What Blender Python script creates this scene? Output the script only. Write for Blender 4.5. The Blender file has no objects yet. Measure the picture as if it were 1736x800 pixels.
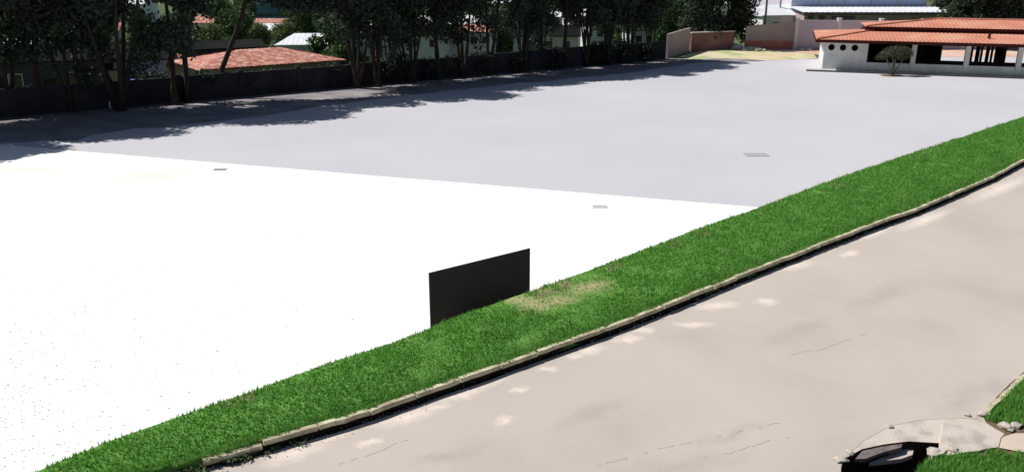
import bpy, bmesh, math, random
import numpy as np
from mathutils import Vector, Matrix, noise
from mathutils.geometry import tessellate_polygon
R = math.radians
random.seed(7)
rng = np.random.default_rng(11)
S = bpy.context.scene
COL = S.collection

# ------------------------------------------------------------------ camera, light, exposure
CAM_H, PITCH, FPX = 9.5, R(18.2), 1400.0
cam_d = bpy.data.cameras.new('camera'); cam = bpy.data.objects.new('camera', cam_d); COL.objects.link(cam)
cam.location = (0, 0, CAM_H); cam.rotation_euler = (math.pi/2 - PITCH, 0, 0)
cam_d.sensor_width = 36; cam_d.lens = FPX/1736*36; cam_d.clip_start = 0.1; cam_d.clip_end = 8000
S.camera = cam
SUN_AZ, SUN_EL = R(-73), R(50)            # azimuth from +Y towards +X: from the left
sdir = Vector((math.sin(SUN_AZ)*math.cos(SUN_EL), math.cos(SUN_AZ)*math.cos(SUN_EL), math.sin(SUN_EL)))
w = bpy.data.worlds.new('World'); S.world = w; w.use_nodes = True
wn = w.node_tree; wn.nodes.clear()
sky = wn.nodes.new('ShaderNodeTexSky'); sky.sky_type = 'NISHITA'; sky.sun_disc = False
sky.sun_elevation = SUN_EL; sky.sun_rotation = SUN_AZ % (2*math.pi)
bg = wn.nodes.new('ShaderNodeBackground'); bg.inputs[1].default_value = 0.05
wo = wn.nodes.new('ShaderNodeOutputWorld')
wn.links.new(sky.outputs[0], bg.inputs[0]); wn.links.new(bg.outputs[0], wo.inputs[0])
sl = bpy.data.lights.new('sun', 'SUN'); sl.energy = 5.15; sl.angle = R(0.5); sl.color = (1, .965, .90)
so = bpy.data.objects.new('sun', sl); COL.objects.link(so); so.rotation_euler = sdir.to_track_quat('Z', 'Y').to_euler()
so.location = (0, 0, 60)
S.view_settings.view_transform = 'Standard'; S.view_settings.look = 'None'
S.view_settings.exposure = 0.0; S.view_settings.gamma = 1.0; S.view_settings.use_curve_mapping = False

# ------------------------------------------------------------------ photo measurements -> real places
def ray(px, py):
    dx, dy = px-868, 400-py
    return Vector((dx, FPX*math.cos(PITCH)+dy*math.sin(PITCH), -FPX*math.sin(PITCH)+dy*math.cos(PITCH)))
def P(px, py, z=0.0):
    d = ray(px, py); return Vector((0, 0, CAM_H)) + d*((z-CAM_H)/d.z)
def PY(px, py, Y):
    d = ray(px, py); return Vector((0, 0, CAM_H)) + d*(Y/d.y)
def lerp(a, b, t): return a+(b-a)*t
def poly_at(pts, x):
    for (x0, y0), (x1, y1) in zip(pts, pts[1:]):
        if x <= x1 or (x1, y1) == pts[-1]: return y0+(y1-y0)*(x-x0)/(x1-x0)

# ------------------------------------------------------------------ materials
def mat(name, col, rough=.85, col2=None, scale=3.0, bump=0.0, bscale=30, detail=6, spec=.3, lo=.35, hi=.65, third=None, stretch=None):
    m = bpy.data.materials.new(name); m.use_nodes = True
    nt = m.node_tree; b = nt.nodes['Principled BSDF']
    b.inputs['Roughness'].default_value = rough; b.inputs['Specular IOR Level'].default_value = spec
    b.inputs['Base Color'].default_value = (*col, 1)
    tc = nt.nodes.new('ShaderNodeTexCoord'); src = tc.outputs['Object']
    if stretch:
        mp = nt.nodes.new('ShaderNodeMapping'); mp.inputs['Scale'].default_value = stretch
        nt.links.new(src, mp.inputs[0]); src = mp.outputs[0]
    if col2:
        n = nt.nodes.new('ShaderNodeTexNoise'); n.inputs['Scale'].default_value = scale; n.inputs['Detail'].default_value = detail
        nt.links.new(src, n.inputs['Vector'])
        r = nt.nodes.new('ShaderNodeValToRGB'); r.color_ramp.elements[0].position = lo; r.color_ramp.elements[1].position = hi
        r.color_ramp.elements[0].color = (*col, 1); r.color_ramp.elements[1].color = (*col2, 1)
        if third:
            e = r.color_ramp.elements.new((lo+hi)/2); e.color = (*third, 1)
        nt.links.new(n.outputs[0], r.inputs[0]); nt.links.new(r.outputs[0], b.inputs['Base Color'])
    if bump:
        n2 = nt.nodes.new('ShaderNodeTexNoise'); n2.inputs['Scale'].default_value = bscale; n2.inputs['Detail'].default_value = 4
        nt.links.new(tc.outputs['Object'], n2.inputs['Vector'])
        bp = nt.nodes.new('ShaderNodeBump'); bp.inputs['Strength'].default_value = bump; bp.inputs['Distance'].default_value = .02
        nt.links.new(n2.outputs[0], bp.inputs['Height']); nt.links.new(bp.outputs[0], b.inputs['Normal'])
    return m

def leaf_mat(name, a, b_, scale=.5, trans=.25):
    m = mat(name, a, .6, b_, scale, spec=.25, lo=.3, hi=.7)
    nt = m.node_tree; b = nt.nodes['Principled BSDF']; out = nt.nodes['Material Output']
    t = nt.nodes.new('ShaderNodeBsdfTranslucent'); mx = nt.nodes.new('ShaderNodeMixShader'); mx.inputs[0].default_value = trans
    src = b.inputs['Base Color'].links[0].from_socket
    nt.links.new(src, t.inputs[0]); nt.links.new(b.outputs[0], mx.inputs[1]); nt.links.new(t.outputs[0], mx.inputs[2])
    nt.links.new(mx.outputs[0], out.inputs[0]); return m

def add_patches(m, patches, col, nscale=1.2, soft=.25, warp=.5, nstrength=1.0):
    """irregular worn, dusty or tinted patches with their own fixed place on a surface: (x, y, rx, ry, angle)"""
    nt = m.node_tree; b = nt.nodes['Principled BSDF']
    tc = nt.nodes.new('ShaderNodeTexCoord')
    nz = nt.nodes.new('ShaderNodeTexNoise'); nz.inputs['Scale'].default_value = nscale; nz.inputs['Detail'].default_value = 5
    nt.links.new(tc.outputs['Object'], nz.inputs['Vector'])
    wv = nt.nodes.new('ShaderNodeVectorMath'); wv.operation = 'MULTIPLY_ADD'
    wv.inputs[1].default_value = (warp,)*3; nt.links.new(nz.outputs['Color'], wv.inputs[0]); nt.links.new(tc.outputs['Object'], wv.inputs[2])
    acc = None
    for (x, y, rx, ry, a) in patches:
        mp = nt.nodes.new('ShaderNodeMapping'); mp.vector_type = 'TEXTURE'
        mp.inputs['Location'].default_value = (x+warp/2, y+warp/2, 0); mp.inputs['Rotation'].default_value = (0, 0, a)
        mp.inputs['Scale'].default_value = (rx, ry, 1000); nt.links.new(wv.outputs[0], mp.inputs[0])
        ln = nt.nodes.new('ShaderNodeVectorMath'); ln.operation = 'LENGTH'; nt.links.new(mp.outputs[0], ln.inputs[0])
        mr = nt.nodes.new('ShaderNodeMapRange'); mr.inputs[1].default_value = 1.0; mr.inputs[2].default_value = 1-soft*2
        nt.links.new(ln.outputs['Value'], mr.inputs[0])
        if acc is None: acc = mr.outputs[0]
        else:
            mx = nt.nodes.new('ShaderNodeMath'); mx.operation = 'MAXIMUM'
            nt.links.new(acc, mx.inputs[0]); nt.links.new(mr.outputs[0], mx.inputs[1]); acc = mx.outputs[0]
    sc = nt.nodes.new('ShaderNodeMath'); sc.operation = 'MULTIPLY'; sc.inputs[1].default_value = nstrength
    nt.links.new(acc, sc.inputs[0])
    mix = nt.nodes.new('ShaderNodeMix'); mix.data_type = 'RGBA'
    if b.inputs['Base Color'].links:
        nt.links.new(b.inputs['Base Color'].links[0].from_socket, mix.inputs[6])
    else: mix.inputs[6].default_value = b.inputs['Base Color'].default_value
    mix.inputs[7].default_value = (*col, 1)
    nt.links.new(sc.outputs[0], mix.inputs[0]); nt.links.new(mix.outputs[2], b.inputs['Base Color'])

M = {}
M['lot'] = mat('grey_concrete_yard', (.50, .495, .545), .95, (.535, .53, .56), .09, detail=10, bump=.15, bscale=60, spec=.15)
M['pad'] = mat('overexposed_white_yard', (.86, .86, .86), .95, (.84, .84, .845), .3, spec=.15)  # overexposure of this half of the yard put into the colour
M['road'] = mat('worn_road', (.53, .472, .425), .95, (.43, .388, .36), .4, bump=.5, bscale=60, spec=.12, third=(.50, .445, .41), detail=12, lo=.25, hi=.8)
M['road_edge'] = M['road']
M['kerb'] = mat('old_kerb_concrete', (.60, .56, .40), .95, (.33, .29, .20), 3.5, detail=10, bump=.5, bscale=25)
M['soil'] = mat('soil', (.10, .07, .045), 1, (.17, .125, .08), 1.5, bump=.8, bscale=18)
M['turf'] = mat('turf_base', (.095, .24, .04), 1, (.13, .28, .055), 1.8, bump=.4, bscale=20, third=(.085, .22, .036))
M['rim'] = mat('dry_grass_rim', (.20, .19, .10), 1, (.14, .20, .06), 3, bump=.5)
M['dirt_shade'] = mat('tree_strip_dirt_and_shade', (.19, .175, .20), 1, (.36, .34, .33), .45, bump=.5, lo=.4, hi=.75, bscale=8, stretch=(1, 1.6, 1))  # earth colour darkened to carry the tree shade
M['sand'] = mat('sandy_verge', (.56, .47, .28), 1, (.33, .42, .16), .35, bump=.4, bscale=8, third=(.64, .55, .40))
M['redearth'] = mat('red_earth', (.62, .36, .28), 1, (.66, .52, .44), .3, bump=.4)
M['valley'] = mat('valley_scrub', (.045, .08, .03), 1, (.16, .15, .09), .06, bump=.5, third=(.07, .11, .04))
M['pit'] = mat('dark_pit_and_kerb_shade', (.020, .013, .010), 1, (.035, .022, .016), 3)  # near-black; along the kerb it paints the shadow
M['slab'] = mat('broken_slab_concrete', (.56, .50, .45), .95, (.40, .35, .31), 2.6, detail=10, bump=.5, bscale=25, third=(.53, .47, .42))
add_patches(M['pad'], [(*P(250, 300)[:2], 6.5, 3.5, .3), (*P(60, 285)[:2], 5, 2.5, .3)], (.80, .67, .63), .25, .5, 3, .75)  # pinkish fade of the overexposed part, tinted in
M['path'] = mat('pink_path', (.60, .47, .40), .95, (.54, .45, .38), 2, bump=.3)
M['lump'] = mat('pinkish_concrete', (.56, .49, .48), .95, (.44, .38, .37), 5, bump=.5)
M['broken'] = mat('broken_concrete_face', (.20, .175, .165), .95, (.12, .10, .095), 6, bump=.8)
M['stone'] = mat('rubble', (.42, .40, .37), .95, (.58, .55, .48), 4, bump=.5)
M['board'] = mat('charcoal_board', (.062, .046, .066), .75, (.070, .053, .074), .6, spec=.2)
M['crack'] = mat('crack_dirt', (.40, .35, .32), 1)
M['board_edge'] = mat('board_edge', (.03, .03, .035), .6)
M['bark'] = mat('dark_bark', (.030, .022, .018), .95, (.055, .042, .035), 3, bump=.8, bscale=12, stretch=(4, 4, 1))
M['bark_pale'] = mat('grey_bark', (.20, .18, .155), .95, (.12, .105, .09), 4, bump=.6, stretch=(4, 4, 1))
M['leafA'] = leaf_mat('dark_foliage', (.034, .048, .044), (.055, .078, .056), .6)  # cool lift in the dark greens paints in bluish haze
M['leafB'] = leaf_mat('deep_foliage', (.036, .055, .042), (.064, .096, .052), .5)
M['leafC'] = leaf_mat('olive_foliage', (.10, .15, .05), (.19, .23, .10), .4)
M['leafD'] = leaf_mat('mid_foliage', (.05, .10, .035), (.09, .15, .05), .5)
M['leafE'] = leaf_mat('grey_green_foliage', (.07, .085, .05), (.12, .135, .08), 1.5)
M['darkwall'] = mat('shaded_wall', (.040, .038, .046), .95, (.024, .022, .030), .7, bump=.3)  # dark concrete, deepened to near-black for the shade of the trees
M['shed'] = mat('dark_blue_grey_wall', (.07, .078, .10), .9, (.05, .055, .072), .5)
M['shedroof'] = mat('shaded_sheet_roof', (.010, .011, .012), 1, (.018, .017, .018), .4, spec=.05)  # near-black: tree shade over the barn roof put into the colour
M['tan'] = mat('tan_render', (.34, .31, .24), .9, (.28, .25, .20), .8)
M['palegrey'] = mat('pale_render', (.50, .52, .56), .9, (.42, .44, .48), .8)
M['white'] = mat('white_render', (.70, .70, .70), .9, (.60, .61, .61), .8)
M['whiteroof'] = mat('white_sheet_roof', (.78, .80, .84), .6, (.66, .69, .74), .5)
M['greywall'] = mat('pavilion_render', (.74, .77, .74), .9, (.60, .63, .60), .9, detail=10, bump=.1)
M['slabgrey'] = mat('plinth_concrete', (.50, .50, .52), .95, (.44, .44, .46), .8)
M['column'] = mat('column_paint', (.74, .74, .70), .85, (.66, .66, .62), 1.2)
M['tile'] = mat('terracotta', (.50, .21, .135), .9, (.58, .32, .21), .45, spec=.2, third=(.57, .235, .17))
M['tile2'] = mat('weathered_terracotta', (.33, .12, .10), .9, (.60, .42, .34), 2.2, detail=9, spec=.2, third=(.46, .19, .15))
M['fascia'] = mat('oxblood_fascia', (.07, .010, .008), .8)
M['beam'] = mat('dark_timber', (.03, .02, .018), .8)
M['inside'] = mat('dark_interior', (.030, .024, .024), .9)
M['lavwall'] = mat('pale_lavender_wall', (.60, .56, .64), .9, (.54, .50, .58), .3, spec=.1)
M['pinkwall'] = mat('pinkish_wall', (.46, .36, .35), .95, (.40, .31, .31), .7, bump=.2)
M['redband'] = mat('red_splash_band', (.42, .13, .10), .95, (.50, .22, .16), .8)
M['shadewall'] = mat('maroon_brick_wall', (.22, .10, .10), .95, (.30, .16, .15), .6, bump=.2)
M['postw'] = mat('wall_post_white', (.72, .70, .70), .9)
M['blueroof'] = mat('pale_blue_sheet_roof', (.50, .58, .78), .7, (.42, .50, .70), .15, spec=.15, stretch=(1, .2, 1))
M['gutter'] = mat('grey_eave', (.13, .14, .15), .8)
M['glass'] = mat('dark_glass', (.02, .025, .035), .15, spec=.6)
M['teal'] = mat('teal_cladding', (.07, .20, .27), .5, (.05, .16, .22), .3)
M['cyan'] = mat('pale_cyan_band', (.45, .66, .72), .7)
M['blue'] = mat('blue_tarp', (.06, .10, .38), .6, (.10, .14, .45), 2)
M['metal'] = mat('grey_metal', (.35, .36, .37), .5)
M['iron'] = mat('drain_iron', (.38, .38, .40), .85)
M['pebble'] = mat('grey_pebble', (.36, .37, .40), .95, (.55, .56, .58), 20)
M['g1'] = leaf_mat('grass_green', (.135, .36, .055), (.17, .41, .07), .9, .3)
M['g2'] = leaf_mat('grass_deep', (.105, .30, .045), (.135, .35, .055), .9, .3)
M['g3'] = leaf_mat('grass_light', (.23, .47, .12), (.19, .44, .09), .9, .3)
M['straw'] = leaf_mat('grass_straw', (.42, .36, .17), (.28, .30, .11), 1.5, .2)
M['weed'] = leaf_mat('weed_leaves', (.03, .06, .02), (.10, .13, .05), 5, .2)

# ------------------------------------------------------------------ object helpers
def tag(o, label=None, cat=None, group=None, kind=None):
    if label: o['label'] = label
    if cat: o['category'] = cat
    if group: o['group'] = group
    if kind: o['kind'] = kind
    return o
def empty(name, loc=(0, 0, 0), rz=0.0):
    o = bpy.data.objects.new(name, None); COL.objects.link(o); o.location = loc; o.rotation_euler = (0, 0, rz)
    o.empty_display_size = .3; return o
class MB:
    def __init__(s): s.v = []; s.f = []; s.mi = []
    def add(s, vs, fs, mi=0):
        b = len(s.v); s.v += [tuple(v) for v in vs]; s.f += [tuple(i+b for i in f) for f in fs]; s.mi += [mi]*len(fs); return s
    def box(s, x0, y0, z0, x1, y1, z1, mi=0):
        return s.add([(x0,y0,z0),(x1,y0,z0),(x1,y1,z0),(x0,y1,z0),(x0,y0,z1),(x1,y0,z1),(x1,y1,z1),(x0,y1,z1)],
                     [(0,3,2,1),(4,5,6,7),(0,1,5,4),(1,2,6,5),(2,3,7,6),(3,0,4,7)], mi)
    def tube(s, pts, rad, n=7, mi=0, cap=True):
        pts = [Vector(p) for p in pts]; b = len(s.v); up = Vector((0, 0, 1))
        for i, p in enumerate(pts):
            t = (pts[min(i+1, len(pts)-1)]-pts[max(i-1, 0)]).normalized()
            a = t.cross(Vector((1, 0, 0)) if abs(t.z) > .8 else up).normalized(); c = t.cross(a)
            r = rad[i] if isinstance(rad, (list, tuple)) else rad
            for k in range(n):
                an = 2*math.pi*k/n; s.v.append(tuple(p+a*math.cos(an)*r+c*math.sin(an)*r))
        for i in range(len(pts)-1):
            for k in range(n):
                s.f.append((b+i*n+k, b+i*n+(k+1) % n, b+(i+1)*n+(k+1) % n, b+(i+1)*n+k)); s.mi.append(mi)
        if cap:
            s.f.append(tuple(b+k for k in range(n))[::-1]); s.mi.append(mi)
            e = b+(len(pts)-1)*n; s.f.append(tuple(e+k for k in range(n))); s.mi.append(mi)
        return s
    def prism(s, pts, z0, z1, mi=0):
        """outline (x, y[, z]) extruded from z0 up to z1"""
        n = len(pts); a = [(p[0], p[1], z1) for p in pts]
        tris = tessellate_polygon([[Vector(q) for q in a]])
        b = [(p[0], p[1], z0) for p in pts]
        area = sum(a[i][0]*a[(i+1) % n][1]-a[(i+1) % n][0]*a[i][1] for i in range(n))
        fs = []
        for t in tris:
            t = list(t); va, vb, vc = (Vector(a[i]) for i in t)
            if (vb-va).cross(vc-va).z < 0: t = t[::-1]
            fs.append(tuple(t)); fs.append(tuple(i+n for i in t[::-1]))
        for i in range(n):
            j = (i+1) % n
            fs.append((i, i+n, j+n, j) if area > 0 else (i, j, j+n, i+n))
        return s.add(a+b, fs, mi)
    def sheet(s, pts, z, mi=0):
        a = [Vector((p[0], p[1], z)) for p in pts]; fs = []
        for t in tessellate_polygon([a]):
            t = list(t)
            if (a[t[1]]-a[t[0]]).cross(a[t[2]]-a[t[0]]).z < 0: t = t[::-1]
            fs.append(tuple(t))
        return s.add(a, fs, mi)
    def mesh(s, name, mats, smooth=False):
        me = bpy.data.meshes.new(name); me.from_pydata(s.v, [], s.f)
        for m in (mats if isinstance(mats, (list, tuple)) else [mats]): me.materials.append(m)
        if len(me.materials) > 1: me.polygons.foreach_set('material_index', s.mi)
        if smooth: me.polygons.foreach_set('use_smooth', [True]*len(me.polygons))
        me.update(); return me
    def build(s, name, mats, parent=None, smooth=False, loc=None):
        o = bpy.data.objects.new(name, s.mesh(name, mats, smooth)); COL.objects.link(o)
        if parent: o.parent = parent
        if loc: o.location = loc
        return o
def link_copy(o, parent, name=None):
    c = o.copy(); COL.objects.link(c); c.parent = parent; return c

# ------------------------------------------------------------------ key lines of the place
RZ = 1.5                                    # road level above the yard
WA, WB = P(190, 184), P(1130, 100)          # foot of the long wall behind the trees
wu = (WB-WA).normalized(); wnm = Vector((-wu.y, wu.x, 0))       # wnm points away from the yard
W0 = WA-wu*45
kerb_px = [(-300, 965), (0, 880), (260, 803), (440, 752), (600, 706), (800, 637), (1060, 546), (1300, 450), (1500, 374),
           (1560, 353), (1640, 319), (1690, 297), (1736, 272), (1900, 205), (2200, 120)]
crest_px = [(-300, 925), (50, 803), (200, 742), (400, 672), (500, 636), (690, 572), (800, 528), (900, 493), (1000, 458), (1100, 421), (1200, 382),
            (1290, 352), (1400, 310), (1500, 276), (1600, 243), (1736, 199), (1900, 140), (2200, 60)]
KT = RZ+.21
def smooth_line(px, z, n, jit=0.0):
    pts = [P(x, y, z) for x, y in px]
    L = [0]
    for a, b in zip(pts, pts[1:]): L.append(L[-1]+(b-a).length)
    out = []
    for i in range(n):
        t = L[-1]*i/(n-1); k = max(j for j in range(len(L)) if L[j] <= t+1e-9); k = min(k, len(L)-2)
        out.append(pts[k].lerp(pts[k+1], (t-L[k])/(L[k+1]-L[k])))
    return out, L[-1]
NS = 160
kerb_line, kerb_len = smooth_line(kerb_px, KT, NS)
def normal_at(line, i):
    t = (line[min(i+1, len(line)-1)]-line[max(i-1, 0)]).normalized(); return Vector((-t.y, t.x, 0))
# crest expressed along kerb stations: nearest crossing of the crest with the station's pixel column
def to_px(p):
    v = p-Vector((0, 0, CAM_H)); f = v.y*math.cos(PITCH)-v.z*math.sin(PITCH); u = v.y*math.sin(PITCH)+v.z*math.cos(PITCH)
    return 868+FPX*v.x/f, 400-FPX*u/f
CZ = RZ+.26
crest_line = []
for i, k in enumerate(kerb_line):
    px, py = to_px(k); crest_line.append(P(px-40, poly_at(crest_px, px-40), CZ))
KW = .145
inner_line = [k+normal_at(kerb_line, i)*KW for i, k in enumerate(kerb_line)]
foot_line = [c+normal_at(crest_line, i)*1.5 for i, c in enumerate(crest_line)]

# ------------------------------------------------------------------ terrain and yard
def terrain_z(x, y):
    p = Vector((x, y, 0)); d = (p-WA).dot(wnm); s = (p-WA).dot(wu)
    drop = -.05
    lat = max(0., min(1., (30-x)/14.))
    if d > .3:
        t = min(1, (d-.3)/7.); drop -= 3.2*t*t*(3-2*t)*lat
        drop -= 3.6*min(1, max(0, d-25)/120.)*lat
        drop += noise.noise(Vector((x*.02, y*.02, 1)))*1.2*min(1, d/60.)*lat
    far = math.hypot(x, y)
    if far > 420: drop += -8.*min(1, (far-420)/600.)
    return drop
def axis(lo, hi, fine0, fine1, step):
    a = list(np.arange(fine0, fine1+.01, step)); s = step; v = fine1
    while v < hi: s *= 1.35; v += s; a.append(v)
    s = step; v = fine0
    while v > lo: s *= 1.35; v -= s; a.insert(0, v)
    return a
xs = axis(-4500, 4500, -90, 90, 2.0); ys = axis(-1500, 5500, 30, 190, 2.0)
g = MB(); nx, ny = len(xs), len(ys)
g.v = [(x, y, terrain_z(x, y)) for y in ys for x in xs]
g.f = [(j*nx+i, j*nx+i+1, (j+1)*nx+i+1, (j+1)*nx+i) for j in range(ny-1) for i in range(nx-1)]; g.mi = [0]*len(g.f)
tag(g.build('ground', M['valley'], smooth=True), kind='structure')

yard = [W0-wu*5, WB+wnm*-.2, P(1165, 97), P(1300, 103), P(1400, 99), P(1500, 96), P(1600, 96), P(1850, 96), Vector((95, 60, 0)), Vector((95, 10, 0)), Vector((60, -30, 0)), Vector((-80, -30, 0))]
tag(MB().sheet(yard, 0).build('yard', M['lot']), kind='structure')
bA, bB = P(150, 258), P(1290, 352); bd = (bB-bA).normalized()
padpts = [bA-bd*60]
for k in range(0, 41):
    t = k/40; q = bA.lerp(bB, t); padpts.append(q+Vector((0, noise.noise(Vector((t*9, 0, 3)))*.05, 0)))
padpts += [bB+bd*25, Vector((18, -20, 0)), Vector((-85, -20, 0))]
tag(MB().sheet(padpts, .004).build('overexposed_yard_sheet', M['pad']), kind='structure')  # added white sheet for the overexposed part, no real coating
# dirt strip under the trees, their shadow painted in out to its edge
edge_px = [(-250, 250), (-100, 246), (0, 243), (60, 240), (130, 238), (160, 228), (230, 219), (330, 210), (440, 198), (540, 181), (640, 168), (760, 154), (880, 142), (960, 134), (1060, 124), (1130, 114), (1200, 106), (1300, 103.3)]
e = []
for (a, b), (c, d) in zip(edge_px, edge_px[1:]):
    for k in range(5):
        t = k/5; x = lerp(a, c, t); e.append(P(x, lerp(b, d, t)+noise.noise(Vector((x*.02, 4, 0)))*3))
e.append(P(1300, 103.5))
tag(MB().sheet([W0-wu*5]+e+[P(1165, 96), WB], .009).build('dirt_shade_strip', M['dirt_shade']), kind='structure')
tag(MB().sheet([P(1160, 101), P(1163, 92), P(1200, 86), P(1245, 83.5), P(1300, 84), P(1330, 88), P(1380, 93), P(1385, 99), P(1340, 102), P(1300, 103), P(1230, 99.5)], .014).build('sandy_verge', M['sand']), kind='structure')
tag(MB().sheet([P(1245, 83.6), P(1345, 82), P(1420, 83), P(1700, 83), P(1850, 85), P(1850, 97), P(1400, 97), P(1385, 93), P(1330, 88.2), P(1300, 84.2)], .011).build('red_earth_ground', M['redearth']), kind='structure')

# ------------------------------------------------------------------ road, bank, kerb
tint = []
def mp_(px, py, rx, ry, a=0): q = P(px, py, RZ); tint.append((q.x, q.y, rx*1.35+.05, ry*1.35+.04, a))
for args in [(1215, 518, .50, .20, .25), (1175, 550, .42, .13, .0), (1065, 575, .30, .16, .3), (1000, 594, .30, .16, .6), (928, 625, .20, .10, .1), (975, 604, .16, .10, 0),
             (855, 712, .15, .13, 0), (627, 749, .16, .10, .2), (1400, 421, .7, .16, .8), (1345, 450, .6, .25, .5), (1300, 511, .25, .16, 0), (1210, 490, .35, .18, .4),
             (1250, 482, .35, .12, .4), (820, 648, .5, .2, .6), (780, 668, .5, .16, .6), (690, 705, .6, .2, .5), (1700, 318, 2.6, .30, .72), (1570, 372, 1.6, .22, .7), (1480, 395, 1.2, .2, .7), (1120, 532, .9, .12, .68), (990, 580, .8, .12, .66), (500, 768, .5, .2, .6), (560, 742, .3, .1, .6), (740, 690, .25, .09, .5), (905, 612, .3, .1, .6), (1150, 505, .35, .12, .5), (1090, 560, .25, .1, .2), (1440, 430, .4, .14, .7), (880, 660, .16, .08, .2)]:
    mp_(*args)
add_patches(M['road'], tint, (.78, .69, .61), 4.5, .5, .42, .85)
# hairline cracks and a darker worn zone near the right edge
dk = []
for (x, y, rx, ry, a) in [(1630, 680, 1.1, .35, .75), (1690, 655, .7, .3, .8), (1240, 735, 1.0, .25, .5), (1600, 668, .15, .05, 0), (1150, 790, 1.6, .4, .3), (1000, 700, 1.2, .3, .6), (1350, 560, 1.8, .4, .7), (1500, 500, 2.2, .5, .7), (760, 770, .9, .25, .4)]:
    q = P(x, y, RZ); dk.append((q.x, q.y, rx, ry, a))
add_patches(M['road'], dk, (.37, .32, .30), 2.0, .5, .7, .5)

road_right = [(1900, 480), (1800, 560), (1762, 600), (1738, 628), (1712, 650), (1690, 672), (1664, 698), (1655, 708), (1600, 709), (1560, 711), (1508, 722), (1462, 748), (1432, 776), (1426, 790), (1424, 830), (1410, 1000)]
rp = [P(x, y, RZ) for x, y in kerb_px]
far_r = [P(2700, 210, RZ), P(2700, 420, RZ)]
road_poly = rp + far_r + [P(x, y, RZ) for x, y in road_right] + [Vector((4.2, -6, 0)), Vector((-30, -6, 0))]
rr = MB()
# subdivide into a triangulated sheet with slight unevenness at edges
rr.sheet(road_poly, RZ)
tag(rr.build('road', M['road']), kind='structure')
ck = MB()
for line in ([(1000, 793), (1050, 779), (1100, 765), (1150, 753), (1205, 742), (1262, 728), (1335, 714)], [(1195, 775), (1240, 766), (1290, 750), (1345, 738)], [(1340, 600), (1400, 590), (1480, 560)], [(560, 790), (640, 765), (700, 740)]):
    pts = []
    for (a, b), (c, d) in zip(line, line[1:]):
        for k in range(7): pts.append(P(lerp(a, c, k/7)+random.uniform(-2, 2), lerp(b, d, k/7)+random.uniform(-1.5, 1.5), RZ+.003))
    for k in range(len(pts)-1):
        if random.random() < .3: continue
        a, b = pts[k], pts[k+1]; n_ = Vector((-(b-a).y, (b-a).x, 0)).normalized()*random.uniform(.003, .009); ck.add([a-n_, b-n_*.8, b+n_*.8, a+n_], [(0, 1, 2, 3)])
tag(ck.build('road_cracks', M['crack']), kind='structure')
bk = MB()
rows = []
for i in range(NS):
    a, c, f_ = inner_line[i], crest_line[i], foot_line[i]
    row = [kerb_line[i]+Vector((0, 0, -.5))+normal_at(kerb_line, i)*(KW*.5)*0, Vector((a.x, a.y, KT-.03))]
    for k in (1, 2, 3, 4, 5):
        t = k/5; q = a.lerp(c, t); z = lerp(KT-.02, CZ, t)+.05*math.sin(math.pi*t)+noise.noise(Vector((q.x*.7, q.y*.7, 2)))*.04*(1 if k < 5 else .6)
        row.append(Vector((q.x, q.y, z)))
    q = c.lerp(f_, .35); row.append(Vector((q.x, q.y, CZ*.62+noise.noise(Vector((q.x, q.y, 0)))*.08)))
    row.append(Vector((f_.x, f_.y, -.03)))
    rows.append(row)
nr = len(rows[0])
bk.v = [tuple(p) for r in rows for p in r]
bk.f = [(i*nr+j, (i+1)*nr+j, (i+1)*nr+j+1, i*nr+j+1) for i in range(NS-1) for j in range(nr-1)]; bk.mi = [1 if j >= 6 or (j == 5 and random.random() < .10) else 0 for i in range(NS-1) for j in range(nr-1)]
tag(bk.build('grass_bank', [M['turf'], M['rim']], smooth=True), kind='structure')
BANK_ROWS = rows

# kerb: single stones, jogged and chipped
kerb = empty('kerb', P(1060, 546, RZ)); tag(kerb, kind='structure')
ksrc, L = smooth_line(kerb_px, KT, 900)
step = L/899; per = max(1, int(1.0/step)); i = 0; kn = 0
inv = Matrix.Translation(-Vector(kerb.location))
while i+per < 900:
    j = i+per; a, b = ksrc[i], ksrc[j]; d = (b-a).normalized(); n = Vector((-d.y, d.x, 0))
    pxm, pym = to_px((a+b)/2)
    sink = 0.0; skip = False
    if pxm < 435: skip = not (330 < pxm < 352)
    if 352 < pxm < 435: sink = .06; skip = False
    if pxm < -200 or pxm > 2000: skip = False if pxm > 2000 else True
    if not skip:
        m = MB(); g0 = .012+random.random()*.01
        zt = KT+random.uniform(-.012, .012)-sink; o0, o1 = random.uniform(-.012, .012), random.uniform(-.012, .012)
        segs = 4; prof_v = []
        for s_ in range(segs+1):
            t = s_/segs; q = a.lerp(b, t)+d*(g0 if s_ == 0 else -g0 if s_ == segs else 0)
            off = lerp(o0, o1, t)+random.uniform(-.012, .012); zz = zt+random.uniform(-.008, .006)
            o_ = q-n*off
            for (w_, z_) in [(.012, zz-.085), (0, zz-.025), (.02, zz), (KW-.02, zz), (KW, zz-.02), (KW, zz-.09)]:
                prof_v.append(Vector((o_.x, o_.y, 0))+n*w_+Vector((0, 0, z_))-Vector(kerb.location))
        fs = []
        for s_ in range(segs):
            for k in range(5):
                fs.append((s_*6+k, (s_+1)*6+k, (s_+1)*6+k+1, s_*6+k+1))
        fs += [tuple(range(6)), tuple(range(segs*6, segs*6+6))[::-1]]
        m.add(prof_v, fs); m.build('kerb_stone', M['kerb'], kerb); kn += 1
    i = j
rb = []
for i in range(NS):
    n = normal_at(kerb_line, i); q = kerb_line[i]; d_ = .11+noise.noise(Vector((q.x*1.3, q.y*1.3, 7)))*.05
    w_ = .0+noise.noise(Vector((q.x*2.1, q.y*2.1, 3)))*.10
    rb.append([Vector((q.x, q.y, RZ+.003))-n*max(.0, w_), Vector((q.x, q.y, RZ+.004))+n*(d_-.03), Vector((q.x, q.y, KT-.08))+n*d_])
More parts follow.
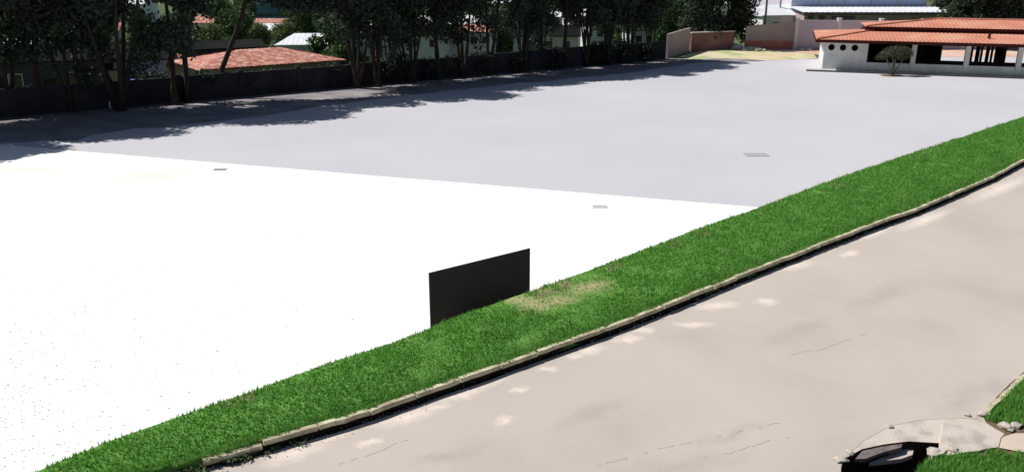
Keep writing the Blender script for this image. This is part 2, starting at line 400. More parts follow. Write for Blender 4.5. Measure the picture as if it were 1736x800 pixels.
m = MB(); m.v = [tuple(p) for r_ in rb for p in r_]; m.f = [(i*3+j, (i+1)*3+j, (i+1)*3+j+1, i*3+j+1) for i in range(NS-1) if to_px(kerb_line[i])[0] > 345 for j in range(2)]; m.mi = [0]*len(m.f)
tag(m.build('kerb_shadow_strip', M['pit']), kind='structure')  # dark strip painting the shadow under the kerb and onto the road

# ------------------------------------------------------------------ lower right corner: pit, slab, lawns, path
def Z(pts, z=RZ): return [P(x, y, z) for x, y in pts]
pit_px = [(1427, 786), (1434, 775), (1462, 760), (1500, 752), (1540, 747), (1592, 750), (1590, 772), (1566, 792), (1552, 835), (1424, 835)]
apron_px = [(1462, 749), (1500, 737), (1512, 722), (1560, 711), (1600, 709), (1655, 707), (1672, 716), (1702, 735), (1690, 757), (1640, 766), (1604, 771), (1592, 764), (1593, 751), (1540, 746.5), (1500, 751.5)]
slabt = empty('broken_pavement_slab', P(1600, 740, RZ)); tag(slabt, 'broken pale concrete slab beside the open drain pit at the road edge', 'pavement slab')
loc = Vector(slabt.location)
tag(MB().sheet(Z([(1655, 707.5), (1600, 708.5), (1560, 710.5), (1508, 721.5), (1462, 747.5), (1432, 775.5), (1426, 789), (1427, 786), (1434, 775), (1462, 760), (1500, 752), (1540, 747), (1592, 750), (1590, 772), (1604, 771), (1640, 766), (1690, 757), (1702, 735), (1672, 716), (1664, 699)]), RZ-.004).build('crumbled_verge', M['slab']), kind='structure')
def subprism(px, z0, z1, name, m, par, jit=.02):
    pts = []
    for (a, b), (c, d) in zip(px, px[1:]+px[:1]):
        for k in range(3):
            q = P(lerp(a, c, k/3), lerp(b, d, k/3), z1); pts.append(Vector((q.x+random.uniform(-jit, jit), q.y+random.uniform(-jit, jit), 0))-Vector((par.location.x, par.location.y, 0)))
    return MB().prism(pts, z0-par.location.z, z1-par.location.z).build(name, m, par)
subprism([(1593, 751), (1600, 716), (1655, 712), (1672, 718), (1702, 735), (1690, 757), (1640, 766), (1604, 771), (1592, 764)], RZ-.1, RZ+.035, 'slab', M['slab'], slabt)
subprism([(1578, 762), (1600, 757), (1606, 764), (1590, 772), (1578, 770)], RZ-.1, RZ+.07, 'slab', M['slab'], slabt)
pit = empty('drain_pit', P(1500, 790, RZ)); tag(pit, 'open dark drain pit with a fallen concrete lump at the lower edge', 'drain')
pl = Vector(pit.location)
pv = Z(pit_px); n = len(pv)
m = MB(); top = [Vector((p.x, p.y, RZ-.004))-pl for p in pv]; bot = [Vector((p.x, p.y, RZ-.9))-pl for p in pv]
m.add(top+bot, [(i, (i+1) % n, (i+1) % n+n, i+n) for i in range(n)]); m.sheet([v for v in bot], -.9+RZ-RZ)
m.build('pit_lining', M['pit'], pit)
m = MB(); q = [P(1474, 783, RZ-.16), P(1505, 771, RZ-.16), P(1530, 759, RZ-.16), P(1550, 757, RZ-.16), P(1547, 770, RZ-.16), P(1528, 777, RZ-.16)]
m.prism([v-pl+Vector((0, 0, 0)) for v in q], -.24, -.16); m.build('concrete_lump', M['lump'], pit)
m = MB(); q = [P(1450, 775, RZ), P(1462, 761, RZ), P(1500, 753, RZ), P(1530, 749, RZ), P(1528, 755, RZ), P(1495, 764, RZ), P(1468, 774, RZ)]
m.prism([v-pl for v in q], -.10, -.03); m.build('broken_edge', M['broken'], pit)

verge = [(1690, 757), (1702, 735), (1672, 716), (1664, 700), (1690, 673), (1712, 651), (1738, 629), (1762, 601), (1800, 561), (1900, 481), (2700, 420), (2700, 1500), (1552, 1000), (1553, 835), (1566, 792), (1590, 772), (1604, 771), (1640, 766)]
tag(MB().sheet(Z(verge), RZ-.006).build('verge_soil', M['soil']), kind='structure')
tag(MB().sheet([P(x, y, RZ+.02) for x, y in [(1694, 741), (1720, 734), (1760, 733), (2000, 735), (2000, 775), (1760, 768), (1730, 765), (1692, 758)]], RZ+.02).build('path', M['path']), kind='structure')
sk = empty('side_kerb', P(1690, 672, RZ)); tag(sk, kind='structure')
cl = [(1664, 703), (1676, 690), (1688, 679), (1700, 668), (1712, 656), (1722, 645), (1734, 636), (1748, 622), (1765, 602), (1790, 575)]
for (a, b), (c, d) in zip(cl, cl[1:]):
    A, B = P(a, b, RZ)-sk.location, P(c, d, RZ)-sk.location; dd = (B-A).normalized(); nn = Vector((dd.y, -dd.x, 0)); A += dd*.012; B -= dd*.012
    j = random.uniform(-.015, .015); h = random.uniform(.035, .07)
    MB().prism([A+nn*j, B-nn*j, B+nn*(.09+j), A+nn*(.09-j)], -.1, h).build('kerb_stone', M['kerb'], sk)

# ------------------------------------------------------------------ grass (blades)
def inside(pts, x, y):
    r = False; n = len(pts)
    for i in range(n):
        a, b = pts[i], pts[(i+1) % n]
        if (a[1] > y) != (b[1] > y) and x < (b[0]-a[0])*(y-a[1])/(b[1]-a[1])+a[0]: r = not r
    return r
def blades(bases, heights, name, par=None, mi=None, width=.012):
    n = len(bases); b = np.array(bases); h = np.array(heights)
    an = rng.uniform(0, 2*np.pi, n); ln = rng.uniform(.05, .55, n)*h; la = rng.uniform(0, 2*np.pi, n)
    wv = np.stack([np.cos(an), np.sin(an), np.zeros(n)], 1)*(width*rng.uniform(.6, 1.5, n))[:, None]
    tip = b+np.stack([np.cos(la)*ln, np.sin(la)*ln, h], 1)
    v = np.empty((n*3, 3)); v[0::3] = b-wv; v[1::3] = b+wv; v[2::3] = tip
    me = bpy.data.meshes.new(name); me.vertices.add(n*3); me.vertices.foreach_set('co', v.ravel())
    me.loops.add(n*3); me.loops.foreach_set('vertex_index', np.arange(n*3, dtype=np.int32))
    me.polygons.add(n); me.polygons.foreach_set('loop_start', np.arange(0, n*3, 3, dtype=np.int32)); me.polygons.foreach_set('loop_total', np.full(n, 3, dtype=np.int32))
    for k in ('g1', 'g2', 'g3', 'straw'): me.materials.append(M[k])
    me.polygons.foreach_set('material_index', np.array(mi, dtype=np.int32)); me.update(); me.validate()
    o = bpy.data.objects.new(name, me); COL.objects.link(o); return o
bare = [(P(905, 515, CZ), .55, .45), (P(945, 510, CZ), .6, .3), (P(1000, 487, CZ), .8, .3), (P(880, 508, CZ), .4, .3)]
bs, hs, ms = [], [], []
for i in range(2, NS-1):
    px, _ = to_px(kerb_line[i])
    if px < -150 or px > 2000: continue
    r0, r1 = BANK_ROWS[i], BANK_ROWS[i+1]
    segl = (r1[3]-r0[3]).length; width = (r0[6]-r0[1]).length
    dist = r0[3].length; dens = 1500*min(1, (15/dist)**1.25)
    cnt = int(segl*width*dens)
    for _ in range(cnt):
        t = random.random(); s_ = random.random()*6.35+.02 if random.random() < .97 else random.random()*.4
        k = min(int(s_), 6); fr = s_-k
        a = r0[1+k].lerp(r1[1+k], t); b = r0[2+k].lerp(r1[2+k], t); q = a.lerp(b, fr)
        nz = noise.noise(Vector((q.x*.9, q.y*.9, 5))); nz2 = noise.noise(Vector((q.x*3, q.y*3, 9)))
        isb = 0
        for c, rx, ry in bare:
            dx, dy = q.x-c.x, q.y-c.y; dd = (dx*dx+dy*dy*.6)/(rx*rx)
            if dd < .8+nz2*.9+random.gauss(0, .25): isb = 1
        if isb and random.random() < .66: continue
        if nz+nz2*.5 > .42 and random.random() < .5: continue
        edge = s_ > 5.2
        if edge and random.random() < .62+nz2*.9: continue
        u = random.random()
        mi = 3 if (isb and u < .6) or u < .03+(.16 if edge else 0) else (2 if u < .16+nz2*.45+nz*.6 else (1 if u < .58-nz*1.5 else 0))
        bs.append((q.x, q.y, q.z-.005)); hs.append((.035+.05*random.random())*(1+nz*.9+nz2*.5)*(1.8 if random.random() < .04 else 1)*(.55 if isb else 1)*(max(1, (dist/22)**.4))); ms.append(mi)
for i in range(2, NS-1):
    px, _ = to_px(inner_line[i])
    if px < 250 or px > 1900: continue
    a, b = inner_line[i], inner_line[i+1]; n_ = normal_at(kerb_line, i); dd = a.length
    for _ in range(int((b-a).length*170*min(1, 15/dd))):
        t = random.random(); q = a.lerp(b, t); k = noise.noise(Vector((q.x*2.5, q.y*2.5, 8)))
        if k < -.12: continue
        q = q-n_*(abs(random.gauss(0, .03))*(1+k*2.5)-.02); bs.append((q.x, q.y, KT-.01)); hs.append(.03+.06*random.random()); ms.append(random.choice((0, 0, 1, 1, 2, 3)))
add_patches(M['turf'], [(c.x, c.y, rx*1.25, ry*1.5, .6) for c, rx, ry in bare], (.40, .35, .19), 2, .5, .4, .9)
gr = blades(bs, hs, 'grass', mi=ms, width=.012); tag(gr, 'green grass growing along the bank between yard and kerb', 'grass', kind='stuff')
bs, hs, ms = [], [], []
for poly, ymin in (([(1668, 712), (1690, 690), (1716, 662), (1740, 642), (1775, 610), (1800, 640), (1800, 728), (1740, 724), (1714, 722), (1690, 716)], 0),
                   ([(1556, 793), (1580, 779), (1640, 771), (1692, 765), (1760, 774), (1840, 800), (1840, 860), (1545, 860)], 0)):
    W = Z(poly); x0, x1 = min(p.x for p in W), max(p.x for p in W); y0, y1 = min(p.y for p in W), max(p.y for p in W)
    for _ in range(int((x1-x0)*(y1-y0)*3800)):
        x, y = random.uniform(x0, x1), random.uniform(y0, y1)
        wob = noise.noise(Vector((x*4, y*4, 0)))*.16+random.gauss(0, .015)
        if not inside(W, x+wob, y+wob): continue
        nz = noise.noise(Vector((x*1.5, y*1.5, 5))); u = random.random()
        bs.append((x, y, RZ-.006)); hs.append(.05+.11*random.random()+nz*.03); ms.append(3 if u < .03 else 2 if u < .2 else 1 if u < .5-nz*.6 else 0)
gl = blades(bs, hs, 'lawn_grass', mi=ms, width=.009); tag(gl, 'lush green lawn grass around the broken slab in the lower right corner', 'grass', kind='stuff')

# weeds and crumbs along the kerb
wd = MB()
for _ in range(5200):
    t = random.random()**.8; px = lerp(290, 520, t); py = poly_at(kerb_px, px)+random.gauss(11, 6)
    if px > 440 and random.random() < .75: continue
    q = P(px, py, RZ); s_ = random.uniform(.015, .045); a = random.uniform(0, 6.28); z = random.uniform(0, .10)
    if noise.noise(Vector((q.x*4, q.y*4, 1))) < -.1: continue
    c = Vector((q.x, q.y, RZ+z)); u = Vector((math.cos(a), math.sin(a), random.uniform(-.5, .8)))*s_; v = Vector((-math.sin(a), math.cos(a), random.uniform(-.3, .6)))*s_
    wd.add([c-u, c+v*.6, c+u, c-v*.6], [(0, 1, 2, 3)])
tag(wd.build('weeds', M['weed']), 'low dark weeds smothering the broken near end of the kerb', 'weeds', kind='stuff')
def rock_mesh(seed, mt='stone'):
    bm = bmesh.new(); bmesh.ops.create_icosphere(bm, subdivisions=2, radius=1)
    for v in bm.verts:
        k = 1+noise.noise(v.co*1.3+Vector((seed*7, 0, 0)))*.5; v.co *= k; v.co.z *= .55
    me = bpy.data.meshes.new('stone'); bm.to_mesh(me); bm.free(); me.materials.append(M[mt]); return me
rocks = [rock_mesh(s) for s in range(4)]
cr = MB()
for _ in range(1400):
    px = 250+1486*random.random()**1.6; py = poly_at(kerb_px, px)+abs(random.gauss(0, 1))*(8 if px < 800 else 4)+7+10*(px < 700)*random.random()
    q = P(px, py, RZ); s_ = random.uniform(.006, .028)*(1 if px < 1000 else 1.5)
    vs = [Vector((q.x, q.y, RZ))+Vector((math.cos(a)*s_*random.uniform(.6, 1.2), math.sin(a)*s_*random.uniform(.6, 1.2), 0)) for a in (0, 1.5, 3, 4.6)]
    vs.append(Vector((q.x, q.y, RZ+s_*.7))); cr.add(vs, [(0, 1, 4), (1, 2, 4), (2, 3, 4), (3, 0, 4)])
tag(cr.build('grit', M['slab']), 'pale crumbs of concrete and grit in the road gutter', 'grit', kind='stuff')

for k, (px, py, s_, lb) in enumerate([(1425, 781, .085, 'small pale stone at the left corner of the drain pit'), (1441, 768, .06, 'tiny pale stone on the road edge above the drain pit'), (1583, 768, .10, 'pale stone at the right side of the drain pit'), (1612, 764, .09, 'pale stone between the broken slab and the lawn'),
        (1508, 723, .05, 'small stone at the upper left of the broken slab'), (1668, 703, .09, 'pale stone where the side kerb meets the broken slab'), (1704, 725, .10, 'pale stone between the two lawn pieces'), (1722, 722, .08, 'stone on the bare soil nearest the right photo edge'), (1640, 704, .05, 'small flat stone on the road above the broken slab')]):
    q = P(px, py, RZ); o = bpy.data.objects.new('loose_stone', bpy.data.meshes.get('slab_stone') or (lambda me: (setattr(me, 'name', 'slab_stone'), me.materials.clear(), me.materials.append(M['slab']), me)[3])(rock_mesh(9))); COL.objects.link(o)
    o.location = (q.x, q.y, RZ+s_*.3); o.scale = (s_*1.5, s_, s_*1.1); o.rotation_euler = (0, 0, k*1.9); tag(o, lb, 'stone', 'loose stones round the drain pit and slab')
# pebbles on the white yard and small drain covers
pb = MB()
for _ in range(500):
    u = random.random(); px = abs(random.gauss(0, 1))*150-10; py = lerp(330, 800, random.random()**.6)
    if py > poly_at(crest_px, max(px, -200))-12: continue
    q = P(px, py, 0); s_ = random.uniform(.010, .034)
    vs = [Vector((q.x+math.cos(a)*s_*random.uniform(.6, 1.6), q.y+math.sin(a)*s_*random.uniform(.6, 1.2), .003)) for a in (0, 1.2, 2.5, 3.8, 5)]
    vs.append(Vector((q.x, q.y, .004+s_*.5))); pb.add(vs, [(0, 1, 5), (1, 2, 5), (2, 3, 5), (3, 4, 5), (4, 0, 5)])
q0 = P(60, 700)
for gi in range(-26, 27):
    for gj in range(-16, 22):
        x = q0.x+gi*.26*.86-gj*.26*.5+random.gauss(0, .03); y = q0.y+gi*.26*.5+gj*.26*.86+random.gauss(0, .03)
        px, py = to_px(Vector((x, y, 0)))
        if py > poly_at(crest_px, max(px, -200))-12 or random.random() > .75*math.exp(-max(0, px)/170)*min(1, max(0, (py-430)/200)): continue
        s_ = random.uniform(.012, .034)
        vs = [Vector((x+math.cos(a)*s_*random.uniform(.6, 1.6), y+math.sin(a)*s_*random.uniform(.6, 1.2), .003)) for a in (0, 1.2, 2.5, 3.8, 5)]
        vs.append(Vector((x, y, .004+s_*.5))); pb.add(vs, [(0, 1, 5), (1, 2, 5), (2, 3, 5), (3, 4, 5), (4, 0, 5)])
for _ in range(160):
    px = random.uniform(0, 700); py = random.uniform(290, 700)
    if py > poly_at(crest_px, px)-12: continue
    q = P(px, py, 0); s_ = random.uniform(.012, .04)
    vs = [Vector((q.x+math.cos(a)*s_*random.uniform(.6, 1.6), q.y+math.sin(a)*s_*random.uniform(.6, 1.2), .003)) for a in (0, 1.2, 2.5, 3.8, 5)]
    vs.append(Vector((q.x, q.y, .004+s_*.5))); pb.add(vs, [(0, 1, 5), (1, 2, 5), (2, 3, 5), (3, 4, 5), (4, 0, 5)])
tag(pb.build('pebbles', M['pebble']), 'small grey pebbles scattered over the white yard at the left', 'pebbles', kind='stuff')
for px, py, w_, lb in ((1282, 263, .62, 'dark flat drain cover in the grey yard near the grass bank'), (1017, 351, .30, 'small drain cover on the white yard above the black board'), (373, 288, .30, 'small drain cover on the white yard near the tree shade')):
    q = P(px, py, 0); t = empty('drain_cover', (q.x, q.y, .004)); tag(t, lb, 'drain cover', 'small drain covers set in the yard')
    m = MB(); h = .018; d_ = w_*.55
    m.box(-w_, -d_, 0, w_, -d_+.04, h); m.box(-w_, d_-.04, 0, w_, d_, h); m.box(-w_, -d_+.04, 0, -w_+.04, d_-.04, h); m.box(w_-.04, -d_+.04, 0, w_, d_-.04, h); m.build('frame', M['iron'], t)
    m = MB(); k = -w_+.08
    while k < w_-.08: m.box(k, -d_+.04, 0.002, k+.035, d_-.04, h-.004); k += .07
    m.build('grate', M['iron'], t)

# ------------------------------------------------------------------ black board
TZ = 2.2
A, B = P(727, 463, TZ), P(898, 421, TZ); u = (B-A); Lb = u.length; rz = math.atan2(u.y, u.x)
bt = empty('black_board', (A.x, A.y, 0.004), rz); tag(bt, 'big plain black board standing upright on the white yard behind the grass bank', 'board')
m = MB(); m.box(0.02, -.012, .05, Lb-.02, .012, TZ-.02); m.build('panel', M['board'], bt)
m = MB(); m.box(0, -.02, .03, .02, .02, TZ); m.box(Lb-.02, -.02, .03, Lb, .02, TZ); m.box(.02, -.02, TZ-.02, Lb-.02, .02, TZ); m.build('frame', M['board_edge'], bt)
for x in (.25, Lb-.31):
    m = MB(); m.box(x, .02, -.004, x+.06, .08, TZ-.25); m.build('post', M['board_edge'], bt)

# ------------------------------------------------------------------ walls at the back
lw = empty('boundary_wall', WA); tag(lw, 'long dark wall running behind the shade trees on the left', 'wall')
ln = (WB-W0).length; ang = math.atan2(wu.y, wu.x); lw.rotation_euler = (0, 0, ang)
nseg = 22; off = -(WA-W0).length
for k in range(nseg):
    a = off+ln*k/nseg; b = off+ln*(k+1)/nseg; dz = random.uniform(-.06, .06)
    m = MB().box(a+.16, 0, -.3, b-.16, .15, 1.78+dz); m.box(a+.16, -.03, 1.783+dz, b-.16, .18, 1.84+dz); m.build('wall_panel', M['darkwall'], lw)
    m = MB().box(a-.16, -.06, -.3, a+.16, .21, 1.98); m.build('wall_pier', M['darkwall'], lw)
def wall_run(name, label, p0, p1, h0, h1, mt, par=None, thick=.2, post=None, every=3.0, band=None, cope=None):
    d = p1-p0; Lw = d.length; t = empty(name, p0, math.atan2(d.y, d.x)); tag(t, label, 'wall')
    m = MB(); z0 = 0.0
    if band:
        mb = MB(); mb.box(0, -.03, -.1, Lw, thick+.03, band); mb.build('painted_band', M['redband'], t); z0 = band+.001
    m.add([(0, 0, z0-.1), (Lw, 0, z0-.1), (Lw, thick, z0-.1), (0, thick, z0-.1), (0, 0, h0), (Lw, 0, h1), (Lw, thick, h1), (0, thick, h0)],
          [(0, 3, 2, 1), (4, 5, 6, 7), (0, 1, 5, 4), (1, 2, 6, 5), (2, 3, 7, 6), (3, 0, 4, 7)]); m.build('wall', M[mt], t)
    if cope:
        m = MB(); m.add([(-.02, -.06, h0+.002), (Lw+.02, -.06, h1+.002), (Lw+.02, thick+.06, h1+.002), (-.02, thick+.06, h0+.002), (-.02, -.06, h0+.1), (Lw+.02, -.06, h1+.1), (Lw+.02, thick+.06, h1+.1), (-.02, thick+.06, h0+.1)],
          [(0, 3, 2, 1), (4, 5, 6, 7), (0, 1, 5, 4), (1, 2, 6, 5), (2, 3, 7, 6), (3, 0, 4, 7)]); m.build('coping', M[cope], t)
    if post:
        k = 0.0
        while k <= Lw+.1:
            h = lerp(h0, h1, min(1, k/Lw)); m = MB().box(k-.2, -.12, -.1, k+.2, thick+.12, h+.18); m.box(k-.25, -.17, h+.183, k+.25, thick+.17, h+.26); m.build('post', M[post], t); k += every
    return t
wall_run('corner_wall', 'short grey purple wall turning the corner at the end of the tree row', P(1131, 99), P(1168, 87), 2.5, 2.6, 'pinkwall')
wall_run('brick_wall', 'low maroon wall with a pale coping under the dark bushy tree', P(1171, 87), P(1243, 83.5), 2.0, 2.0, 'shadewall', cope='postw')
wall_run('pink_wall', 'pinkish wall with a red painted band along its foot', P(1262, 83.5), P(1343, 84), 2.6, 3.2, 'pinkwall', band=.95)
wall_run('pale_wall', 'long pale lavender wall with white posts behind the pavilion', P(1347, 84.2), P(1830, 84.2), 3.35, 3.0, 'lavwall', post='postw', every=4.9)
for k, (px, py, s_) in enumerate([(1252, 84.5, .55), (1262, 86, .4), (1272, 85.5, .5), (1284, 87, .35), (1243, 83, .7), (1295, 87, .25), (1360, 86, .3), (1372, 86, .25)]):
    q = P(px, py, 0); o = bpy.data.objects.new('rubble_stone', rocks[k % 4]); COL.objects.link(o); o.location = (q.x, q.y, s_*.3); o.scale = (s_*1.5, s_, s_*1.2); o.rotation_euler = (0, 0, k*1.3)
    side = 'left of the pink wall' if px < 1260 else 'before the pink wall' if px < 1300 else 'before the pale wall by the pavilion'
    nm = ['grey rubble lump at the left end of the pink wall, in a loose row', 'second rubble lump in front of the left end of the pink wall', 'third rubble lump in the row before the pink wall', 'fourth rubble lump in the row, on the sand edge',
          'largest rubble lump, between the maroon wall and the pink wall', 'smallest rubble lump, rightmost of the row before the pink wall', 'left rubble lump at the foot of the pale wall beside the pavilion', 'right rubble lump at the foot of the pale wall beside the pavilion'][k]
    tag(o, nm, 'rubble', 'rubble lumps along the back walls')

# ------------------------------------------------------------------ pavilion
def pavilion():
    A = P(1393, 119.5); B = P(1736, 131.5); u = (B-A).normalized(); rz = math.atan2(u.y, u.x)
    t = empty('pavilion', A, rz); tag(t, 'open pavilion with a two tier terracotta roof and round vent holes', 'pavilion')
    def s_at(px, py=120):
        d = ray(px, py); n = Vector((-u.y, u.x, 0)); k = (A-Vector((0, 0, CAM_H))).dot(n)/d.dot(n)
        return ((Vector((0, 0, CAM_H))+d*k)-A).dot(u)
    LEN = 40.; DEP = 9.5
    m = MB().box(-1.4, -1.2, -.05, LEN+1.5, 0, .16); m.box(0.002, 0.002, -.05, LEN+1.5, DEP+1.2, .158); m.build('plinth', M['slabgrey'], t)
    m = MB().box(-1.41, -1.23, -.05, LEN+1.5, -1.203, .155); m.build('plinth_edge', M['gutter'], t)
    sB = s_at(1465); EH = 2.75
    # front wall of the closed block, with real round holes
    hz = EH-.62; cent = [s_at(x) for x in (1405, 1424.5, 1444.5)]; rad = .29
    m = MB(); edges = [0]+[(cent[0]+cent[1])/2, (cent[1]+cent[2])/2]+[sB]
    cells = []
    for k, c in enumerate(cent):
        c0, c1 = c-.5, c+.5
        N = 24; z0, z1 = hz-.5, hz+.5
        ring, sq = [], []
        for i in range(N):
            a = 2*math.pi*i/N; cx, cz = math.cos(a), math.sin(a); mm = max(abs(cx), abs(cz))
            ring.append((c+cx*rad, 0, hz+cz*rad)); sq.append((c+cx/mm*.5, 0, hz+cz/mm*.5))
        back = [(x, .3, z) for x, y, z in ring]
        m.add(ring+sq+back, [(i, (i+1) % N, (i+1) % N+N, i+N) for i in range(N)]+[(i, i+2*N, (i+1) % N+2*N, (i+1) % N) for i in range(N)])
        cells.append((c0, c1))
    m.box(0, 0, .16, sB, .25, hz-.5); m.box(0, 0, hz+.5, sB, .25, EH+.1)
    gaps = [0]+[v for c in cells for v in c]+[sB]
    for k in range(0, len(gaps), 2): m.box(gaps[k], 0, hz-.5, gaps[k+1], .25, hz+.5)
    m.build('block_front_wall', M['greywall'], t)
    MB().box(0, .25, .16, .2, DEP, EH+.1).build('block_side_wall', M['white'], t)
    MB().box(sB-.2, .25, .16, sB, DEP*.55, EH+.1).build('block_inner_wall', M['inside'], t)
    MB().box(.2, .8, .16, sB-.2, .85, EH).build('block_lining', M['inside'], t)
    for c in cent:
        mm = MB(); N = 24; a0 = [(c+math.cos(2*math.pi*i/N)*rad*1.16, -.02, hz+math.sin(2*math.pi*i/N)*rad*1.16) for i in range(N)]; a1 = [(c+math.cos(2*math.pi*i/N)*rad, -.02, hz+math.sin(2*math.pi*i/N)*rad) for i in range(N)]
        a2 = [(x, .02, z) for x, y, z in a0]
        mm.add(a0+a1+a2, [(i, (i+1) % N, (i+1) % N+N, i+N) for i in range(N)]+[(i, i+2*N, (i+1) % N+2*N, (i+1) % N) for i in range(N)]); mm.build('round_vent_rim', M['greywall'], t)
    MB().box(sB+.002, .02, .16, LEN, .2, .80).build('parapet', M['greywall'], t)
    MB().box(sB+.002, -.02, .803, LEN, .24, .86).build('parapet_cap', M['greywall'], t)
    cols = [s_at(1545), s_at(1636), s_at(1725), s_at(1725)+5.3, s_at(1725)+10.5, s_at(1725)+15.8]
    MB().box(sB-.28, -.035, .165, sB+.1, -.003, EH).build('pilaster', M['column'], t)
    for c in cols:
        cm = MB().box(c-.2, -.1, .16, c+.2, .3, EH-.12); cm.box(c-.27, -.17, EH-.118, c+.27, .37, EH+.02); cm.build('column', M['column'], t)
    # dark rear part: back wall with openings, inner posts and counters
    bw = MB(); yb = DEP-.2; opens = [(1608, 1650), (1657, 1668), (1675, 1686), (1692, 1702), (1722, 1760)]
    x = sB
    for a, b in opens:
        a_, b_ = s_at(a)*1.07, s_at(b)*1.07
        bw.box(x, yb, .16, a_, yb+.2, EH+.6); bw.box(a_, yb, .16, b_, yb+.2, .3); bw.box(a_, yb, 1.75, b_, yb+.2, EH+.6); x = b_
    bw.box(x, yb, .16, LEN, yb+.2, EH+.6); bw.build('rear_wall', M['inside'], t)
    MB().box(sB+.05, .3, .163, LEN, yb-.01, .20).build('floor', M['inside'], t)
    for k, px in enumerate((1568, 1600, 1655, 1672, 1690, 1712)):
        s_ = s_at(px)*1.03; MB().box(s_-.09, 5., .2, s_+.09, 5.18, EH+.5).build('inner_post', M['beam'], t)
    MB().box(s_at(1700), 3.2, .2, s_at(1716), 3.9, 1.15).build('counter', M['beam'], t)
    MB().box(sB+.3, 6, .2, s_at(1590), 6.6, 1.2).build('counter', M['beam'], t)
    MB().box(-.4, -.12, EH+.12, LEN, .12, EH+.3).build('front_beam', M['beam'], t)
    # roofs: sheets with rolled tile courses (real ribs)
    def tiled(name, x0, x1, y0, z0, ytop, ztop, hipL, mt, par=t, thick=.10):
        """slope from the eave (y0, z0) to (ytop, ztop); left edge is a hip moving right by hipL"""
        m = MB(); pitch = .34; x = x0; nst = 10
        def zz(y, wv, row): return lerp(z0, ztop, (y-y0)/(ytop-y0))+wv*.5+row*.012
        cols = []
        while x <= x1+.001:
            cols.append(x); x += pitch/2
        def start(y): return x0+hipL*(y-y0)/(ytop-y0)
        grid = []
        for j in range(nst+1):
            y = lerp(y0, ytop, j/nst); row = []
            for i, cx in enumerate(cols):
                sx = start(y); xx = max(cx, sx); row.append((xx, y, zz(y, .045 if i % 2 else 0, 0)))
            grid.append(row)
        nc = len(cols)
        m.v = [p for r in grid for p in r]; m.f = [(j*nc+i, j*nc+i+1, (j+1)*nc+i+1, (j+1)*nc+i) for j in range(nst) for i in range(nc-1) if grid[j][i+1][0]-grid[j][i][0] > .001 or grid[j+1][i+1][0]-grid[j+1][i][0] > .001]
        m.mi = [0]*len(m.f)
        # underside
        m.add([(x0, y0+.02, z0-thick), (x1, y0+.02, z0-thick), (x1, ytop, ztop-thick), (x0+hipL, ytop, ztop-thick)], [(0, 3, 2, 1)])
        return m.build(name, M[mt], par)
    e0 = -1.25; zE = 2.92; ytp = 4.0; zT = 3.50
    xl = -.8
    tiled('lower_roof', xl, LEN+1, e0, zE, ytp, zT, 5.4, 'tile')
    # left hip plane of the lower roof
    m = MB(); m.add([(xl, e0, zE), (xl+5.4, ytp, zT), (xl+5.4, DEP-ytp, zT), (xl, DEP-e0, zE)], [(0, 1, 2, 3)]); m.build('lower_roof_side', M['tile'], t)
    m = MB(); m.add([(xl+5.4, DEP-ytp, zT), (LEN+1, DEP-ytp, zT), (LEN+1, DEP-e0, zE), (xl, DEP-e0, zE)], [(0, 1, 2, 3)]); m.build('lower_roof_rear', M['tile'], t)
    MB().box(xl-.02, e0-.04, zE-.27, LEN+1, e0-.002, zE+.0).build('eave_board', M['fascia'], t)
    MB().box(xl-.06, e0, zE-.27, xl-.022, DEP-e0, zE).build('side_eave_board', M['fascia'], t)
    MB().box(xl+4.9, ytp-.25, zT-.1, LEN+1, ytp-.2, zT+.16).build('clerestory', M['fascia'], t)
    MB().box(xl+4.4, ytp-.75, zT+.16, LEN+1, ytp-.71, zT+.36).build('upper_eave_board', M['fascia'], t)
    MB().box(xl+4.36, ytp-.71, zT+.16, xl+4.398, DEP-ytp+.7, zT+.36).build('upper_side_board', M['fascia'], t)
    zU = zT+.37; tiled('upper_roof', xl+4.4, LEN+1, ytp-.76, zU, DEP/2+2.3, 4.45, 6.6, 'tile')
    m = MB(); m.add([(xl+4.4, ytp-.76, zU), (xl+11, DEP/2+2.3, 4.45), (xl+4.4, DEP+.3, zU)], [(0, 1, 2)]); m.add([(xl+11, DEP/2+2.3, 4.45), (LEN+1, DEP/2+2.3, 4.45), (LEN+1, DEP+.3, zU), (xl+4.4, DEP+.3, zU)], [(0, 1, 2, 3)]); m.build('upper_roof_side', M['tile'], t)
    MB().tube([(xl+4.5, ytp-.7, zU+.05), (xl+11, DEP/2+2.3, 4.51)], .09, 6).build('hip_ridge', M['tile'], t)
    MB().tube([(xl+11, DEP/2+2.3, 4.51), (LEN+1, DEP/2+2.3, 4.51)], .09, 6).build('ridge', M['tile'], t)
    MB().tube([(xl+.05, e0, zE+.05), (xl+5.3, ytp-.1, zT+.04)], .08, 6).build('hip_ridge', M['tile'], t)
    MB().tube([(s_at(1671), .9, zT-.3), (s_at(1671), .9, zT+.15)], .12, 8).build('roof_vent', M['fascia'], t)
    return t
pavilion()

